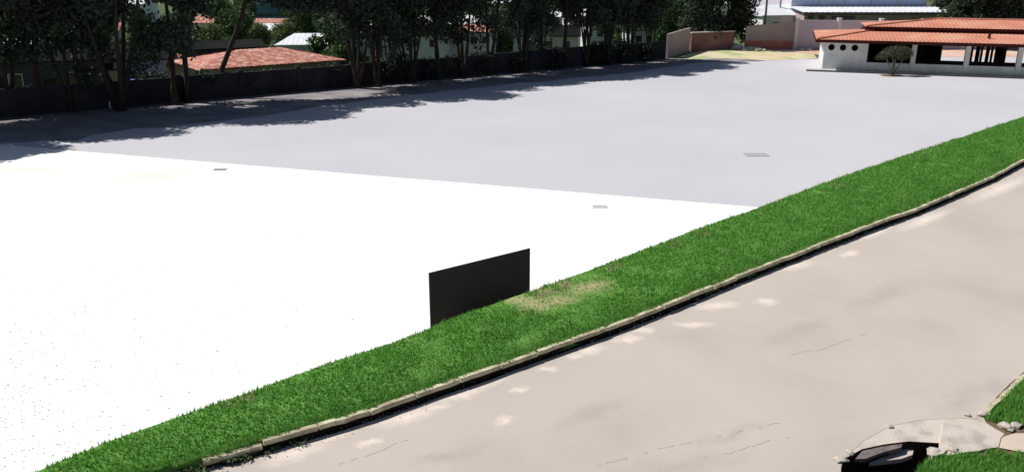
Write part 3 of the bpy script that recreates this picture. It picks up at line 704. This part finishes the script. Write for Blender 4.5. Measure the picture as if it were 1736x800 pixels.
# ------------------------------------------------------------------ simple buildings further off
def gable_house(name, label, cat, loc, rz, w, d, h, rise, wall, roof, over=.4, windows=(), door=None, hip=0.0, group=None, ribs=0.0):
    t = empty(name, loc, rz); tag(t, label, cat, group)
    MB().box(-w/2, 0, -1.0, w/2, d, h).build('wall', M[wall], t)
    x0, x1, y0, y1 = -w/2-over, w/2+over, -over, d+over; ym = d/2; z0, z1 = h-.02, h+rise; hp = hip*(d/2+over)
    m = MB(); th = .12
    if ribs:
        n = max(2, int((x1-x0)/ribs)); nst = 8
        for side in (0, 1):
            vs = []
            for j in range(nst+1):
                f = j/nst; y = lerp(y0 if side == 0 else y1, ym, f); z = lerp(z0, z1, f)+th; a, b = x0+hp*f, x1-hp*f
                for i in range(2*n+1):
                    x = lerp(x0, x1, i/(2*n)); vs.append((min(max(x, a), b), y, z+(.022 if i % 2 else 0)))
            nc = 2*n+1; fs = [(j*nc+i, j*nc+i+1, (j+1)*nc+i+1, (j+1)*nc+i) for j in range(nst) for i in range(nc-1)]
            fs = [f for f in fs if len({tuple(round(c, 4) for c in vs[q]) for q in f}) > 2]
            m.add(vs, fs)
        zt = th*.6
    else: zt = th
    A, B, C, D = (x0, y0, z0), (x1, y0, z0), (x1, y1, z0), (x0, y1, z0); E, F = (x0+hp, ym, z1), (x1-hp, ym, z1)
    up = lambda p: (p[0], p[1], p[2]+zt)
    V = [A, B, C, D, E, F, up(A), up(B), up(C), up(D), up(E), up(F)]
    m.add(V, [(6, 7, 11, 10), (8, 9, 10, 11), (7, 8, 11), (9, 6, 10), (0, 1, 7, 6), (1, 2, 8, 7), (2, 3, 9, 8), (3, 0, 6, 9), (0, 3, 2, 1)])
    m.build('roof', M[roof], t)
    if hip == 0:
        for x in (-w/2, w/2-.15): MB().add([(x, 0, h), (x+.15, 0, h), (x, d, h), (x+.15, d, h), (x, d/2, h+rise*.9), (x+.15, d/2, h+rise*.9)], [(0, 1, 5, 4), (2, 4, 5, 3), (0, 4, 2), (1, 3, 5)]).build('gable', M[wall], t)
    for (cx, cz, ww, hh) in windows:
        o = MB().box(cx-ww/2-.08, -.06, cz-hh/2-.08, cx+ww/2+.08, -.003, cz+hh/2+.08).build('window', M['postw'], t)
        MB().box(cx-ww/2, -.075, cz-hh/2, cx+ww/2, -.062, cz+hh/2).build('pane', M['glass'], o)
    if door:
        cx, ww, hh = door; MB().box(cx-ww/2, -.05, 0, cx+ww/2, -.003, hh).build('door', M['beam'], t)
    return t
def T(px, py, Y):
    """a foot point for something whose feature sits on this sight line at depth Y"""
    return PY(px, py, Y)
# red tiled house: its eave line is a little above the wall
def red_house():
    off_ = WA+wnm*6.5; wl = lambda px, py: (lambda d: Vector((0, 0, CAM_H))+d*((off_-Vector((0, 0, CAM_H))).dot(wnm)/d.dot(wnm)))(ray(px, py))
    e0_, e1_ = wl(338, 120), wl(588, 104); zE = (e0_.z+e1_.z)/2; mid = (e0_+e1_)/2; Lh = (e1_-e0_).length; print('eave', e0_, e1_)
    c = mid+wnm*.7; zg = zE-2.5
    t = gable_house('tiled_house', 'low house with a weathered red tiled hip roof behind the dark wall', 'house', (c.x, c.y, zg), ang, Lh-1.4, 7.5, 2.5, .95, 'tan', 'tile2', over=.7, windows=[(-5, 1.5, 1.2, 1), (4, 1.5, 1.2, 1)], hip=1.0, ribs=.36)
    q2 = T(305, 108, 79)
    gable_house('annex_house', 'small tan annex with a red roof left of the tiled house', 'house', (q2.x+.3, 78, q2.z-2.5), ang, 4.2, 5, 2.4, .9, 'tan', 'tile2', over=.4, windows=[], door=(1.0, .8, 2.0), hip=.8, ribs=.36)
red_house()
q = T(238, 100, 76)
gable_house('pale_outbuilding', 'pale blue grey outbuilding seen between two tree trunks at left', 'outbuilding', (q.x, 76, q.z-3.0), .2, 4.0, 4, 2.9, .5, 'palegrey', 'shedroof', windows=[(-.9, 1.6, .6, .9)])
q = T(237, 136, 74)
m = MB(); m.box(-1.1, -.8, 0, 1.1, .8, .75); m.add([(-1.15, -.85, .752), (1.15, -.85, .752), (1.15, .85, .752), (-1.15, .85, .752), (-.8, -.5, 1.1), (.8, -.4, 1.02), (.8, .4, 1.0), (-.8, .5, 1.08)], [(4, 5, 6, 7), (0, 1, 5, 4), (1, 2, 6, 5), (2, 3, 7, 6), (3, 0, 4, 7)])
tag(m.build('tarp_covered_stack', M['blue'], loc=(q.x, 74, q.z-1.0)), 'bright blue tarpaulin over a stack before the pale outbuilding', 'tarpaulin')
bpy.data.objects['tarp_covered_stack'].rotation_euler = (0, 0, .2)
q = T(60, 104, 68)
gable_house('dark_shed', 'dark blue grey shed behind the trees at the far left', 'shed', (q.x-.5, 68, q.z-3.6), .35, 10, 6, 3.5, .4, 'shed', 'shedroof', windows=[(-1.2, 1.9, .9, 1.3), (3.2, 1.9, .9, 1.3)], door=(1.2, .9, 2.1))
q = T(158, 118, 70)
gable_house('grey_hut', 'small grey hut beside the pole, left of the forked tree', 'hut', (q.x, 70, q.z-2.6), .3, 3.4, 3, 2.5, .3, 'tan', 'shedroof', over=.2)
q = T(516, 76, 112)
gable_house('white_roof_shed', 'shed with a bright white sheet roof beyond the red tiled house', 'shed', (q.x+.5, 112, q.z-2.6), .12, 8.2, 9, 2.5, 1.1, 'palegrey', 'whiteroof', over=.3, windows=[(-2, 1.6, 1, .8), (.5, 1.6, 1, .8)], hip=.45, ribs=.6)
q = T(440, 78, 96)
gable_house('shaded_roof_barn', 'long barn with a low roof darkened for tree shade directly behind the tiled house', 'barn', (q.x-8.5, 91, q.z-2.4), .45, 20, 7, 2.3, .55, 'shed', 'shedroof', over=.5)
def office():
    q = T(450, 30, 230); t = empty('office_block', (q.x, 230, q.z-1), .1); tag(t, 'distant teal glass building with pale cyan bands above the trees', 'building')
    MB().box(-8, 0, -6, 8, 14, 12).build('wall', M['teal'], t)
    for k in range(6):
        z = 1.9+k*1.9; MB().box(-7.9, -.08, z, 7.9, -.003, z+.16).build('mullion_band', M['gutter'], t)
    for k in range(8):
        MB().box(-7.8+k*1.98, -.06, 1.2, -6.1+k*1.98, -.003, 1.85).build('window', M['glass'], t)
    MB().box(-8.2, -.4, -.1, 8.2, -.003, .75).build('cyan_band', M['cyan'], t)
office()
def warehouse():
    a = T(1362, 19.5, 112); b = T(1622, 22.5, 112); zz = (a.z+b.z)/2
    t = empty('warehouse', (a.x, 112, 0), 0); tag(t, 'long low warehouse with a pale blue sheet roof behind the pale wall', 'warehouse'); W = b.x-a.x
    MB().box(0.3, .3, -.5, W-.3, 22, zz-.35).build('wall', M['pinkwall'], t)
    zt = T(1500, 11, 118).z; m = MB(); n = int(W/.7); vs = []
    for j in range(2):
        for i in range(2*n+1): vs.append((W*i/(2*n)-.2-(.9*j if i == 2*n else 0), [-.6, 6][j], [zz, zt][j]+(.04 if i % 2 else 0)))
    nc = 2*n+1; m.add(vs, [(i, i+1, nc+i+1, nc+i) for i in range(nc-1)]); m.build('roof', M['whiteroof'], t)
    MB().box(.3, 6.01, zz, W-1.2, 22, zz+4.5).build('upper_wall', M['lavwall'], t)
    x = .5
    while x < W-4: MB().box(x, 5.9, zt+.15, x+3.3, 6.0, zt+3.4).build('wall_panel', M['blueroof'], t); x += 3.6
    MB().box(-.2, -.72, zz-.26, W+.2, -.603, zz-.02).build('eave', M['gutter'], t)
    MB().box(-.2, -.60, zz-.26, W+.2, .29, zz-.20).build('soffit', M['gutter'], t)
    for k in range(2):
        x = 1.2+k*1.4; o = MB().box(x-.4, .2, zz-1.15, x+.4, .295, zz-.5).build('window', M['gutter'], t); MB().box(x-.32, .18, zz-1.08, x+.32, .197, zz-.57).build('pane', M['glass'], o)
    o = MB().box(3.9, .2, zz-1.0, 7.0, .295, zz-.55).build('window', M['gutter'], t); MB().box(4.0, .18, zz-.95, 6.9, .197, zz-.6).build('pane', M['glass'], o)
warehouse()
houses = [
    (760, 42, 130, 9, 3.2, 'white', 'whiteroof', 'pale house with a white roof behind the middle of the row'),
    (1010, 28, 128, 8, 3.4, 'white', 'whiteroof', 'tall pale house behind the trees, right of the middle'),
    (590, 60, 118, 5, 2.8, 'palegrey', 'whiteroof', 'small pale house right beside the white roofed shed'),
    (1090, 15, 160, 10, 3.4, 'white', 'whiteroof', 'far pale house above the corner wall'),
    (850, 8, 190, 12, 4, 'white', 'whiteroof', 'distant large pale house high above the middle of the row'),  # px, py of the eave, depth, width, height, wall, roof, label
    (1275, 8, 150, 14, 3, 'white', 'whiteroof', 'white house with a pale sheet roof above the pink wall'),
    (1345, 27, 116, 9, 3.0, 'white', 'whiteroof', 'low white house squeezed between the pole and the warehouse'),
    (1220, 14, 170, 10, 3, 'white', 'tile2', 'far white house with a red roof above the dark bushy tree'),
    (1040, 42, 120, 7, 2.8, 'white', 'shedroof', 'white house glimpsed through the trees right of the middle'),
    (955, 30, 140, 8, 2.8, 'white', 'whiteroof', 'house with a white roof glimpsed through the trees near the middle'),
    (885, 28, 150, 8, 2.8, 'palegrey', 'whiteroof', 'blue grey house seen through a gap in the middle trees'),
    (1100, 52, 112, 5, 2.6, 'palegrey', 'shedroof', 'grey house seen beyond the corner wall'),
    (925, 62, 104, 8, 2.4, 'palegrey', 'shedroof', 'low grey house just above the dark wall near the middle'),
    (800, 55, 112, 6, 2.4, 'white', 'tile2', 'small white house with a red roof behind the middle trees'),
    (700, 60, 108, 8, 2.4, 'white', 'shedroof', 'white house with a dark roof behind the dense middle trees'),
    (640, 52, 125, 6, 2.6, 'white', 'whiteroof', 'small white house right of the white roofed shed'),
    (430, 52, 165, 8, 2.4, 'white', 'whiteroof', 'tiny white house among olive trees below the teal building'),
    (460, 42, 190, 8, 2.4, 'white', 'tile2', 'far white cottage with a red roof below the teal building'),
    (200, 8, 240, 14, 4, 'whiteroof', 'whiteroof', 'distant pale house between the stems of the forked tree'),
    (60, 12, 200, 9, 3, 'white', 'whiteroof', 'distant white house seen high between the left trees'),
    (20, 80, 96, 5, 2.6, 'white', 'whiteroof', 'white cottage peeping over the dark shed at the far left'),
    (340, 40, 170, 9, 3, 'white', 'tile2', 'distant house with a red roof behind the leaning tree'),
    (150, 55, 130, 8, 3, 'palegrey', 'tile2', 'grey house with a red roof behind the left trees'),
]
for (px, py, Y, w_, h_, wl, rf, lb) in houses:
    q = T(px, py, Y); gable_house('far_house', lb, 'house', (q.x, Y, q.z-h_), random.uniform(-.3, .3), w_, w_*.7, h_, w_*.13, wl, rf, over=.35,
        windows=[(-w_*.28, h_*.58, .9, .9), (w_*.05, h_*.58, .9, .9), (w_*.32, h_*.58, .9, .9)], door=None, hip=.0, group='far houses glimpsed beyond the tree row')

# poles
def pole(px, pyb, Y, h, lb, lamp=False, zb=0):
    q = T(px, pyb, Y); t = empty('utility_pole', (q.x, Y, zb)); tag(t, lb, 'pole')
    MB().tube([(0, 0, -.5), (0, 0, h)], [.16, .11], 8).build('shaft', M['metal'], t)
    MB().box(-.9, -.06, h-.6, .9, .06, h-.48).build('crossarm', M['metal'], t)
    for x in (-.8, 0, .8): MB().tube([(x, 0, h-.48), (x, 0, h-.3)], .05, 6).build('insulator', M['postw'], t)
pole(1295, 60, 103, 8.5, 'pale utility pole behind the left end of the pink wall')
pole(1318, 60, 118, 9.0, 'grey utility pole behind the middle of the pink wall')
pole(161, 140, 66.5, 4.2, 'thin pale pole standing beside the grey hut', zb=-2.5)

# ------------------------------------------------------------------ trees
def crown_mesh(name, clumps, mt, nleaf, size, flat=.0, lowd=.5):
    cs = np.array([c[:3] for c in clumps]); rs = np.array([c[3] for c in clumps]); wgt = rs**2.2*np.where((cs[:, 2] < 6.6) & (cs[:, 2].max() > 8.5), lowd, 1.0); wgt /= wgt.sum()
    idx = rng.choice(len(clumps), nleaf, p=wgt)
    d = rng.normal(size=(nleaf, 3)); d /= np.linalg.norm(d, axis=1)[:, None]
    r = rng.uniform(0.25, 1.0, nleaf)**.6
    sc = np.array([1, 1, 1.0-flat]); c = cs[idx]+d*(r*rs[idx])[:, None]*sc
    c += rng.normal(size=(nleaf, 3))*.12
    u = rng.normal(size=(nleaf, 3)); u /= np.linalg.norm(u, axis=1)[:, None]
    v = np.cross(u, rng.normal(size=(nleaf, 3))); v /= np.linalg.norm(v, axis=1)[:, None]
    s_ = size*rng.uniform(.5, 1.4, nleaf)[:, None]
    V = np.empty((nleaf*4, 3)); V[0::4] = c-u*s_; V[1::4] = c+v*s_*.45; V[2::4] = c+u*s_; V[3::4] = c-v*s_*.45
    me = bpy.data.meshes.new(name); me.vertices.add(nleaf*4); me.vertices.foreach_set('co', V.ravel())
    me.loops.add(nleaf*4); me.loops.foreach_set('vertex_index', np.arange(nleaf*4, dtype=np.int32))
    me.polygons.add(nleaf); me.polygons.foreach_set('loop_start', np.arange(0, nleaf*4, 4, dtype=np.int32)); me.polygons.foreach_set('loop_total', np.full(nleaf, 4, dtype=np.int32))
    me.materials.append(M[mt]); me.update(); return me
def make_tree(seed, stems, H, low, rad, mt='leafA', bark='bark', nleaf=9000, size=.2, spread=1.6, r0=.22):
    """multi-stemmed shade tree; low = height where foliage starts. returns (trunk mesh, crown mesh)"""
    rd = random.Random(seed); tb = MB(); clumps = []
    for s_ in range(stems):
        a = 2*math.pi*s_/stems+rd.uniform(-.5, .5) if stems > 1 else rd.uniform(0, 6.28); lean = spread*rd.uniform(.5, 1.2) if stems > 1 else rd.uniform(.1, .6)
        pts, rr_ = [], []; wob = rd.uniform(0, 6)
        for k in range(9):
            f = k/8; z = H*.86*f; o_ = lean*(f**.8); pts.append(Vector((math.cos(a)*o_+math.sin(wob+f*5)*.12, math.sin(a)*o_+math.cos(wob+f*4)*.12, z)))
            rr_.append(r0*(1-.8*f)*(1.35 if k == 0 else 1)/(1 if stems == 1 else 1.35))
        tb.tube(pts, rr_, 7)
        for b in range(7 if stems == 1 else 5):
            f = rd.uniform(low/H*.9, .95); k = f*8; i = min(int(k), 7); p = pts[i].lerp(pts[i+1], k-i); ba = rd.uniform(0, 6.28); bl = rad*rd.uniform(.45, .9)*(1-.35*f)
            q1 = p+Vector((math.cos(ba)*bl*.5, math.sin(ba)*bl*.5, bl*.28)); q2 = p+Vector((math.cos(ba)*bl, math.sin(ba)*bl, bl*rd.uniform(-.05, .5)))
            tb.tube([p, q1, q2], [r0*.3, r0*.2, r0*.08], 5)
            clumps.append((*q2, rd.uniform(.7, 1.3)*rad*.33)); clumps.append((*q1, rd.uniform(.5, .9)*rad*.33))
            if rd.random() < .6:   # hanging sprays
                clumps.append((q2.x+rd.uniform(-.5, .5), q2.y+rd.uniform(-.5, .5), q2.z-rd.uniform(.5, 1.5), rad*.2))
        clumps.append((*pts[-1], rad*.45))
    if H > 8:
      for _ in range(14):
        a = rd.uniform(0, 6.28); r_ = rad*rd.uniform(.2, 1.0); clumps.append((math.cos(a)*r_, math.sin(a)*r_, rd.uniform(7.8, H*1.0), rad*.42))
    else:
      for _ in range(6):
        a = rd.uniform(0, 6.28); r_ = rad*rd.uniform(.2, .7); clumps.append((math.cos(a)*r_, math.sin(a)*r_, H*rd.uniform(.6, .95), rad*.4))
    return tb.mesh('trunk', M[bark], smooth=True), crown_mesh('crown', clumps, mt, nleaf, size)
V = {
 'multi': make_tree(1, 5, 13, 8.4, 3.6, 'leafA', nleaf=16000, spread=2.6, r0=.27),
 'multi2': make_tree(2, 4, 12, 3.8, 3.4, 'leafB', nleaf=17000, spread=1.8, r0=.24),
 'single': make_tree(3, 1, 12, 3.4, 3.2, 'leafA', nleaf=16000, r0=.27),
 'single2': make_tree(4, 1, 13, 4.2, 3.5, 'leafB', nleaf=16000, r0=.22),
 'twin': make_tree(5, 2, 12.5, 3.2, 3.3, 'leafA', nleaf=16000, spread=1.0, r0=.26),
 'thin': make_tree(6, 3, 11, 3.0, 2.4, 'leafB', nleaf=11000, spread=.9, r0=.13),
 'stems': make_tree(8, 6, 12, 5.0, 3.0, 'leafB', nleaf=16000, spread=1.7, r0=.19),
 'low': make_tree(7, 3, 8.5, 1.9, 3.6, 'leafB', nleaf=16000, spread=1.2, r0=.2),
}
def plant(kind, loc, rz, sc, name, label, cat, group=None):
    t = empty(name, loc, rz); t.scale = (sc,)*3 if not isinstance(sc, tuple) else sc; tag(t, label, cat, group)
    for nm, me in zip(('trunk', 'crown'), V[kind]):
        o = bpy.data.objects.new(nm, me); COL.objects.link(o); o.parent = t
    return t
G = 'shade trees in a row along the dark wall'
row = [  # px, py (foot), kind, rz, scale, label
    (-70, 214, 'twin', .4, 1.05, 'dark twin trunked tree cut by the left edge of the photo'),
    (18, 196, 'multi2', 1.0, 1.0, 'leftmost whole tree, in front of the dark shed'),
    (72, 192, 'single', 2.0, 1.0, 'dark straight tree before the right half of the dark shed'),
    (118, 190, 'twin', 3.4, .95, 'dark tree between the dark shed and the grey hut'),
    (146, 186, 'thin', .9, 1.0, 'slender tree left of the forked tree'),
    (206, 188, 'multi', .35, 1.0, 'forked tree fanning into four bare stems above the stone marker'),
    (300, 178, 'single2', 4.0, 1.0, 'dark tree left of the red roof, on the near side of a thicker one'),
    (318, 174, 'twin', 5.2, 1.0, 'thick dark tree standing before the left end of the red roof'),
    (606, 150, 'stems', .6, .95, 'forked tree just right of the red roof'),
    (640, 148, 'stems', 2.2, .95, 'dense dark tree second right of the red roof'),
    (668, 142, 'thin', 1.2, 1.05, 'slim tree in the dense group right of the red roof'),
    (705, 142, 'stems', 3.0, 1.0, 'many stemmed dense tree left of the middle of the row'),
    (748, 137, 'single', 1.4, 1.0, 'straight dark tree in the middle of the dense row'),
    (790, 133, 'multi2', 4.4, 1.0, 'spreading dark tree at the middle of the row'),
    (838, 128, 'twin', .2, 1.05, 'twin trunked tree right of the middle of the row'),
    (893, 123, 'stems', 5.6, 1.0, 'tree with pale gaps around its stems, right of the middle'),
    (925, 120, 'thin', 4.1, 1.1, 'slim tree beside the tree with pale gaps'),
    (963, 117, 'single', 3.3, 1.0, 'dark tree before the low grey house'),
    (1000, 114, 'stems', 1.9, 1.0, 'dense tree before the low grey house'),
    (1036, 112, 'stems', 5.0, 1.05, 'tree with white gaps behind it, third from the corner wall'),
    (1072, 108, 'stems', 2.5, 1.0, 'second tree left of the corner wall'),
    (1105, 104, 'stems', .8, .85, 'dark tree just left of the corner wall'),
]
for px, py, kd, rz_, sc, lb in row:
    q = P(px, py); plant(kd, (q.x+(wnm.x*.6 if px > 650 else 0), q.y+(wnm.y*.6-1.0 if px > 650 else 0)+(1.0 if px > 650 else 0), 0), rz_, sc if px < 650 else (sc*.92, sc*.92, sc*.9), 'shade_tree', lb, 'tree', G)
for (x_, y_, k_, lb) in ((-36.5, 45.5, 'single', 'dark tree outside the left edge whose crown shades the yard corner'), (-42, 47, 'twin', 'second dark tree farther outside the left edge'), (-37, 50, 'multi2', 'dark tree nearest the wall just outside the left edge')):
    plant(k_, (x_, y_, 0), x_, 1.05, 'shade_tree', lb, 'tree', G)
# the bare leaning stem at x 375-415
q = P(372, 166); ls = empty('leaning_tree', (q.x, q.y, 0)); tag(ls, 'single dark stem leaning right across the red roof', 'tree')
top = PY(418, 0, q.y+.5)-q; top2 = top*1.45
MB().tube([(0, 0, -.1), (top.x*.15, .1, top.z*.3), (top.x*.62, .3, top.z*.66), (top.x, .5, top.z), (top2.x, .6, top2.z)], [.26, .2, .17, .15, .08], 8).tube([top*.97, (top.x+2.5, 1.0, 7.8), (top.x+6, 2.0, 8.4), (top.x+9, 3.2, 8.8)], [.13, .10, .07, .03], 6).build('trunk', M['bark'], ls, smooth=True)
o = bpy.data.objects.new('crown', crown_mesh('crown', [(top2.x-1, .6, top2.z+.3, 1.7), (top2.x+1, 0, top2.z+1.2, 1.5), (top2.x-1.6, -.4, top2.z+1.6, 1.5)]+[(top.x+1.5+i*1.0, .3+.5*math.sin(i*2.1)+i*.35, 8.2+1.3*math.sin(i*1.7)+.08*i, 1.55) for i in range(10)]+[(top.x+2.6, .8, 6.9, .8), (top.x+3.6, 1.2, 6.7, .9), (top.x+4.8, 1.5, 7.0, .9), (top.x+5.6, 1.9, 6.6, .7), (top.x+6.6, 2.2, 7.0, .9), (top.x-2.0, -.3, 8.4, 1.5), (top.x-1, .2, 9.6, 1.6)], 'leafA', 15000, .2, lowd=1.0)); COL.objects.link(o); o.parent = ls
# dark bushy tree before the pink wall, trees behind the pavilion
q = P(1235, 84); plant('low', (q.x, q.y+3, 0), 2.7, (1.2, 1.2, 1.05), 'bushy_tree', 'dark bushy tree overhanging the maroon wall', 'tree')
q = P(1192, 86); plant('low', (q.x, q.y+4, 0), 1.1, 1.0, 'bushy_tree', 'dark tree rising left of the bushy tree, behind the corner wall', 'tree')
q = PY(1655, 40, 102); plant('low', (q.x, 102, 0), 4.0, (1.35, 1.35, 1.15), 'bushy_tree', 'dark bushy tree rising above the pavilion roof, directly right of the warehouse', 'tree')
q = PY(1725, 40, 100); plant('low', (q.x, 100, 0), .5, (1.2, 1.2, 1.1), 'bushy_tree', 'dark bushy tree above the pavilion roof at the right edge', 'tree')

q = PY(1630, 30, 128); plant('low', (q.x, 128, 0), 2.0, (1.5, 1.5, 1.2), 'bushy_tree', 'dark tree just right of the warehouse roof, farther back than its neighbours', 'tree')
V['olive'] = make_tree(11, 2, 5.5, 1.2, 2.6, 'leafC', 'bark_pale', 7000, .17, 1.0, .13)
V['mid'] = make_tree(12, 2, 7.5, 1.5, 3.2, 'leafD', 'bark', 8000, .22, 1.0, .18)
midtrees = [(405, 78, 118, 'mid', 'green tree behind the leaning stem'), (440, 72, 128, 'olive', 'olive tree below the teal building'), (480, 66, 135, 'olive', 'olive tree left above the white roofed shed'),
    (525, 58, 150, 'mid', 'green tree directly above the white roof'), (565, 80, 108, 'mid', 'green tree at the right end of the white roof'), (585, 95, 98, 'mid', 'bright green bush tree by the right tip of the red roof'),
    (350, 75, 125, 'olive', 'olive tree behind the dark barn at its left'), (260, 80, 108, 'olive', 'olive tree in the gap above the pale outbuilding'), (285, 72, 120, 'olive', 'second olive tree in the gap above the pale outbuilding'),
    (310, 60, 140, 'mid', 'green tree between the forked tree and the thick one'), (235, 50, 150, 'mid', 'green tree seen between the forked stems'), (420, 40, 175, 'mid', 'distant green tree left of the teal building'),
    (500, 38, 185, 'mid', 'distant green tree right of the teal building'), (545, 30, 200, 'mid', 'far green tree right of the teal building'), (385, 55, 150, 'mid', 'green tree behind the barn left of the leaning stem'),
    (100, 85, 100, 'mid', 'green tree behind the dark shed'), (40, 80, 105, 'mid', 'tree behind the left half of the dark shed'), (170, 75, 105, 'mid', 'green tree behind the grey hut'), (-20, 80, 105, 'mid', 'tree behind the dark shed at the photo edge'),
    (675, 80, 112, 'mid', 'green tree beyond the wall left of the middle'),
(850, 70, 115, 'mid', 'green tree beyond the wall right of the middle'), (910, 50, 135, 'mid', 'green tree beyond the blue grey house'), 
    (1060, 55, 118, 'mid', 'green tree beyond the wall near its far end'), (1135, 55, 112, 'mid', 'green tree behind the corner wall'), (1165, 40, 130, 'mid', 'far green tree above the corner wall'), (1330, 20, 135, 'mid', 'green tree behind the utility poles'),
    (760, 40, 150, 'mid', 'distant tree above the middle of the row'), (690, 35, 165, 'mid', 'distant tree above the dense group'), (1010, 35, 150, 'mid', 'distant tree right of the middle'), (1100, 30, 160, 'mid', 'distant tree left of the corner wall'), (590, 45, 160, 'mid', 'distant tree right of the white roof'), (120, 45, 150, 'mid', 'distant tree high between the left trunks')]
for k, (px, py, Y, kd, lb) in enumerate(midtrees):
    q = T(px, py, Y); z = terrain_z(q.x, Y); s_ = random.uniform(.85, 1.15)
    plant(kd, (q.x, Y, z), k*1.7, s_, 'valley_tree', lb, 'tree', 'trees in the valley beyond the wall')
# umbrella-shaped little tree in front of the pavilion
q = P(1513, 128.5); st = empty('small_tree', (q.x, q.y, 0)); tag(st, 'small umbrella shaped tree with forked grey stems before the pavilion', 'tree'); st.scale = (.86, .86, .86)
m = MB()
for (a, b_, r_) in (((-.75, .1, 1.6), (-1.1, 0, 2.1), .055), ((.1, .1, 1.5), (.3, .1, 2.3), .075), ((.75, -.1, 1.55), (1.2, 0, 2.2), .05), ((-.25, -.2, 1.5), (-.5, -.3, 2.2), .055)):
    m.tube([(0, 0, 0), (a[0]*.25, a[1]*.3, .5), a, b_], [r_*1.5, r_*1.3, r_, r_*.5], 7)
m.build('trunk', M['bark_pale'], st, smooth=True)
o = bpy.data.objects.new('crown', crown_mesh('crown', [(-1.3, 0, 2.0, .45), (-.8, .1, 2.25, .6), (-.2, 0, 2.45, .7), (.4, .1, 2.55, .7), (.9, 0, 2.45, .65), (1.35, 0, 2.25, .5), (-1.6, 0, 1.9, .3), (.2, -.3, 2.15, .6), (.8, -.2, 2.1, .5)], 'leafE', 6000, .075, .35)); COL.objects.link(o); o.parent = st
m = MB(); N = 20
m.add([(0, 0, .05)]+[(math.cos(6.283*i/N)*1.25*random.uniform(.9, 1.1), math.sin(6.283*i/N)*1.0*random.uniform(.9, 1.1), .012) for i in range(N)], [(0, i+1, (i+1) % N+1) for i in range(N)]); m.build('planting_pit', M['soil'], st)
# understorey shrubs in front of the dark wall
V['shrub'] = make_tree(21, 4, 2.0, .3, 1.3, 'leafA', 'bark', 4200, .13, .8, .05)
for k, (px, py) in enumerate([(-10, 196), (48, 192), (150, 184), (262, 174), (345, 168), (420, 161), (470, 157), (520, 152), (560, 149), (610, 145), (655, 142), (720, 136), (770, 131), (815, 127), (868, 123), (945, 117), (1015, 111), (1055, 107), (1095, 104)]):
    q = P(px, py); where = ['left photo edge', 'dark shed', 'slender tree', 'forked tree', 'thick dark tree', 'leaning stem', 'left half of the red roof', 'right half of the red roof', 'right tip of the red roof', 'forked tree right of the red roof', 'slim tree of the dense group', 'many stemmed dense tree', 'middle of the row', 'spreading dark tree', 'twin trunked tree', 'slim tree beside the gaps', 'dense tree before the grey house', 'tree with white gaps', 'corner wall'][k]
    plant('shrub', (q.x, q.y+.3, 0), k*2.1, random.uniform(.6, 1.0), 'shrub', 'dark shrub against the wall, the one nearest the %s' % where, 'shrub', 'dark shrubs at the foot of the wall')
# little pale marker stones
for k, (px, py, h, lb) in enumerate([(186, 184, .62, 'small pale marker stone at the foot of the forked tree'), (320, 170, .35, 'small pale marker stone at the foot of the thick dark tree'), (929, 112, .4, 'small pale marker stone under the trees right of the middle')]):
    q = P(px, py); m = MB(); m.prism([(-.14, -.1), (.14, -.1), (.12, .1), (-.12, .1)], 0, h*.7)
    m.add([(-.14, -.1, h*.7), (.14, -.1, h*.7), (.12, .1, h*.7), (-.12, .1, h*.7), (-.05, 0, h), (.07, 0, h*.95)], [(0, 1, 5, 4), (1, 2, 5), (2, 3, 4, 5), (3, 0, 4)])
    tag(m.build('marker_stone', M['postw'], loc=(q.x, q.y, .005)), lb, 'marker stone', 'pale marker stones under the trees')
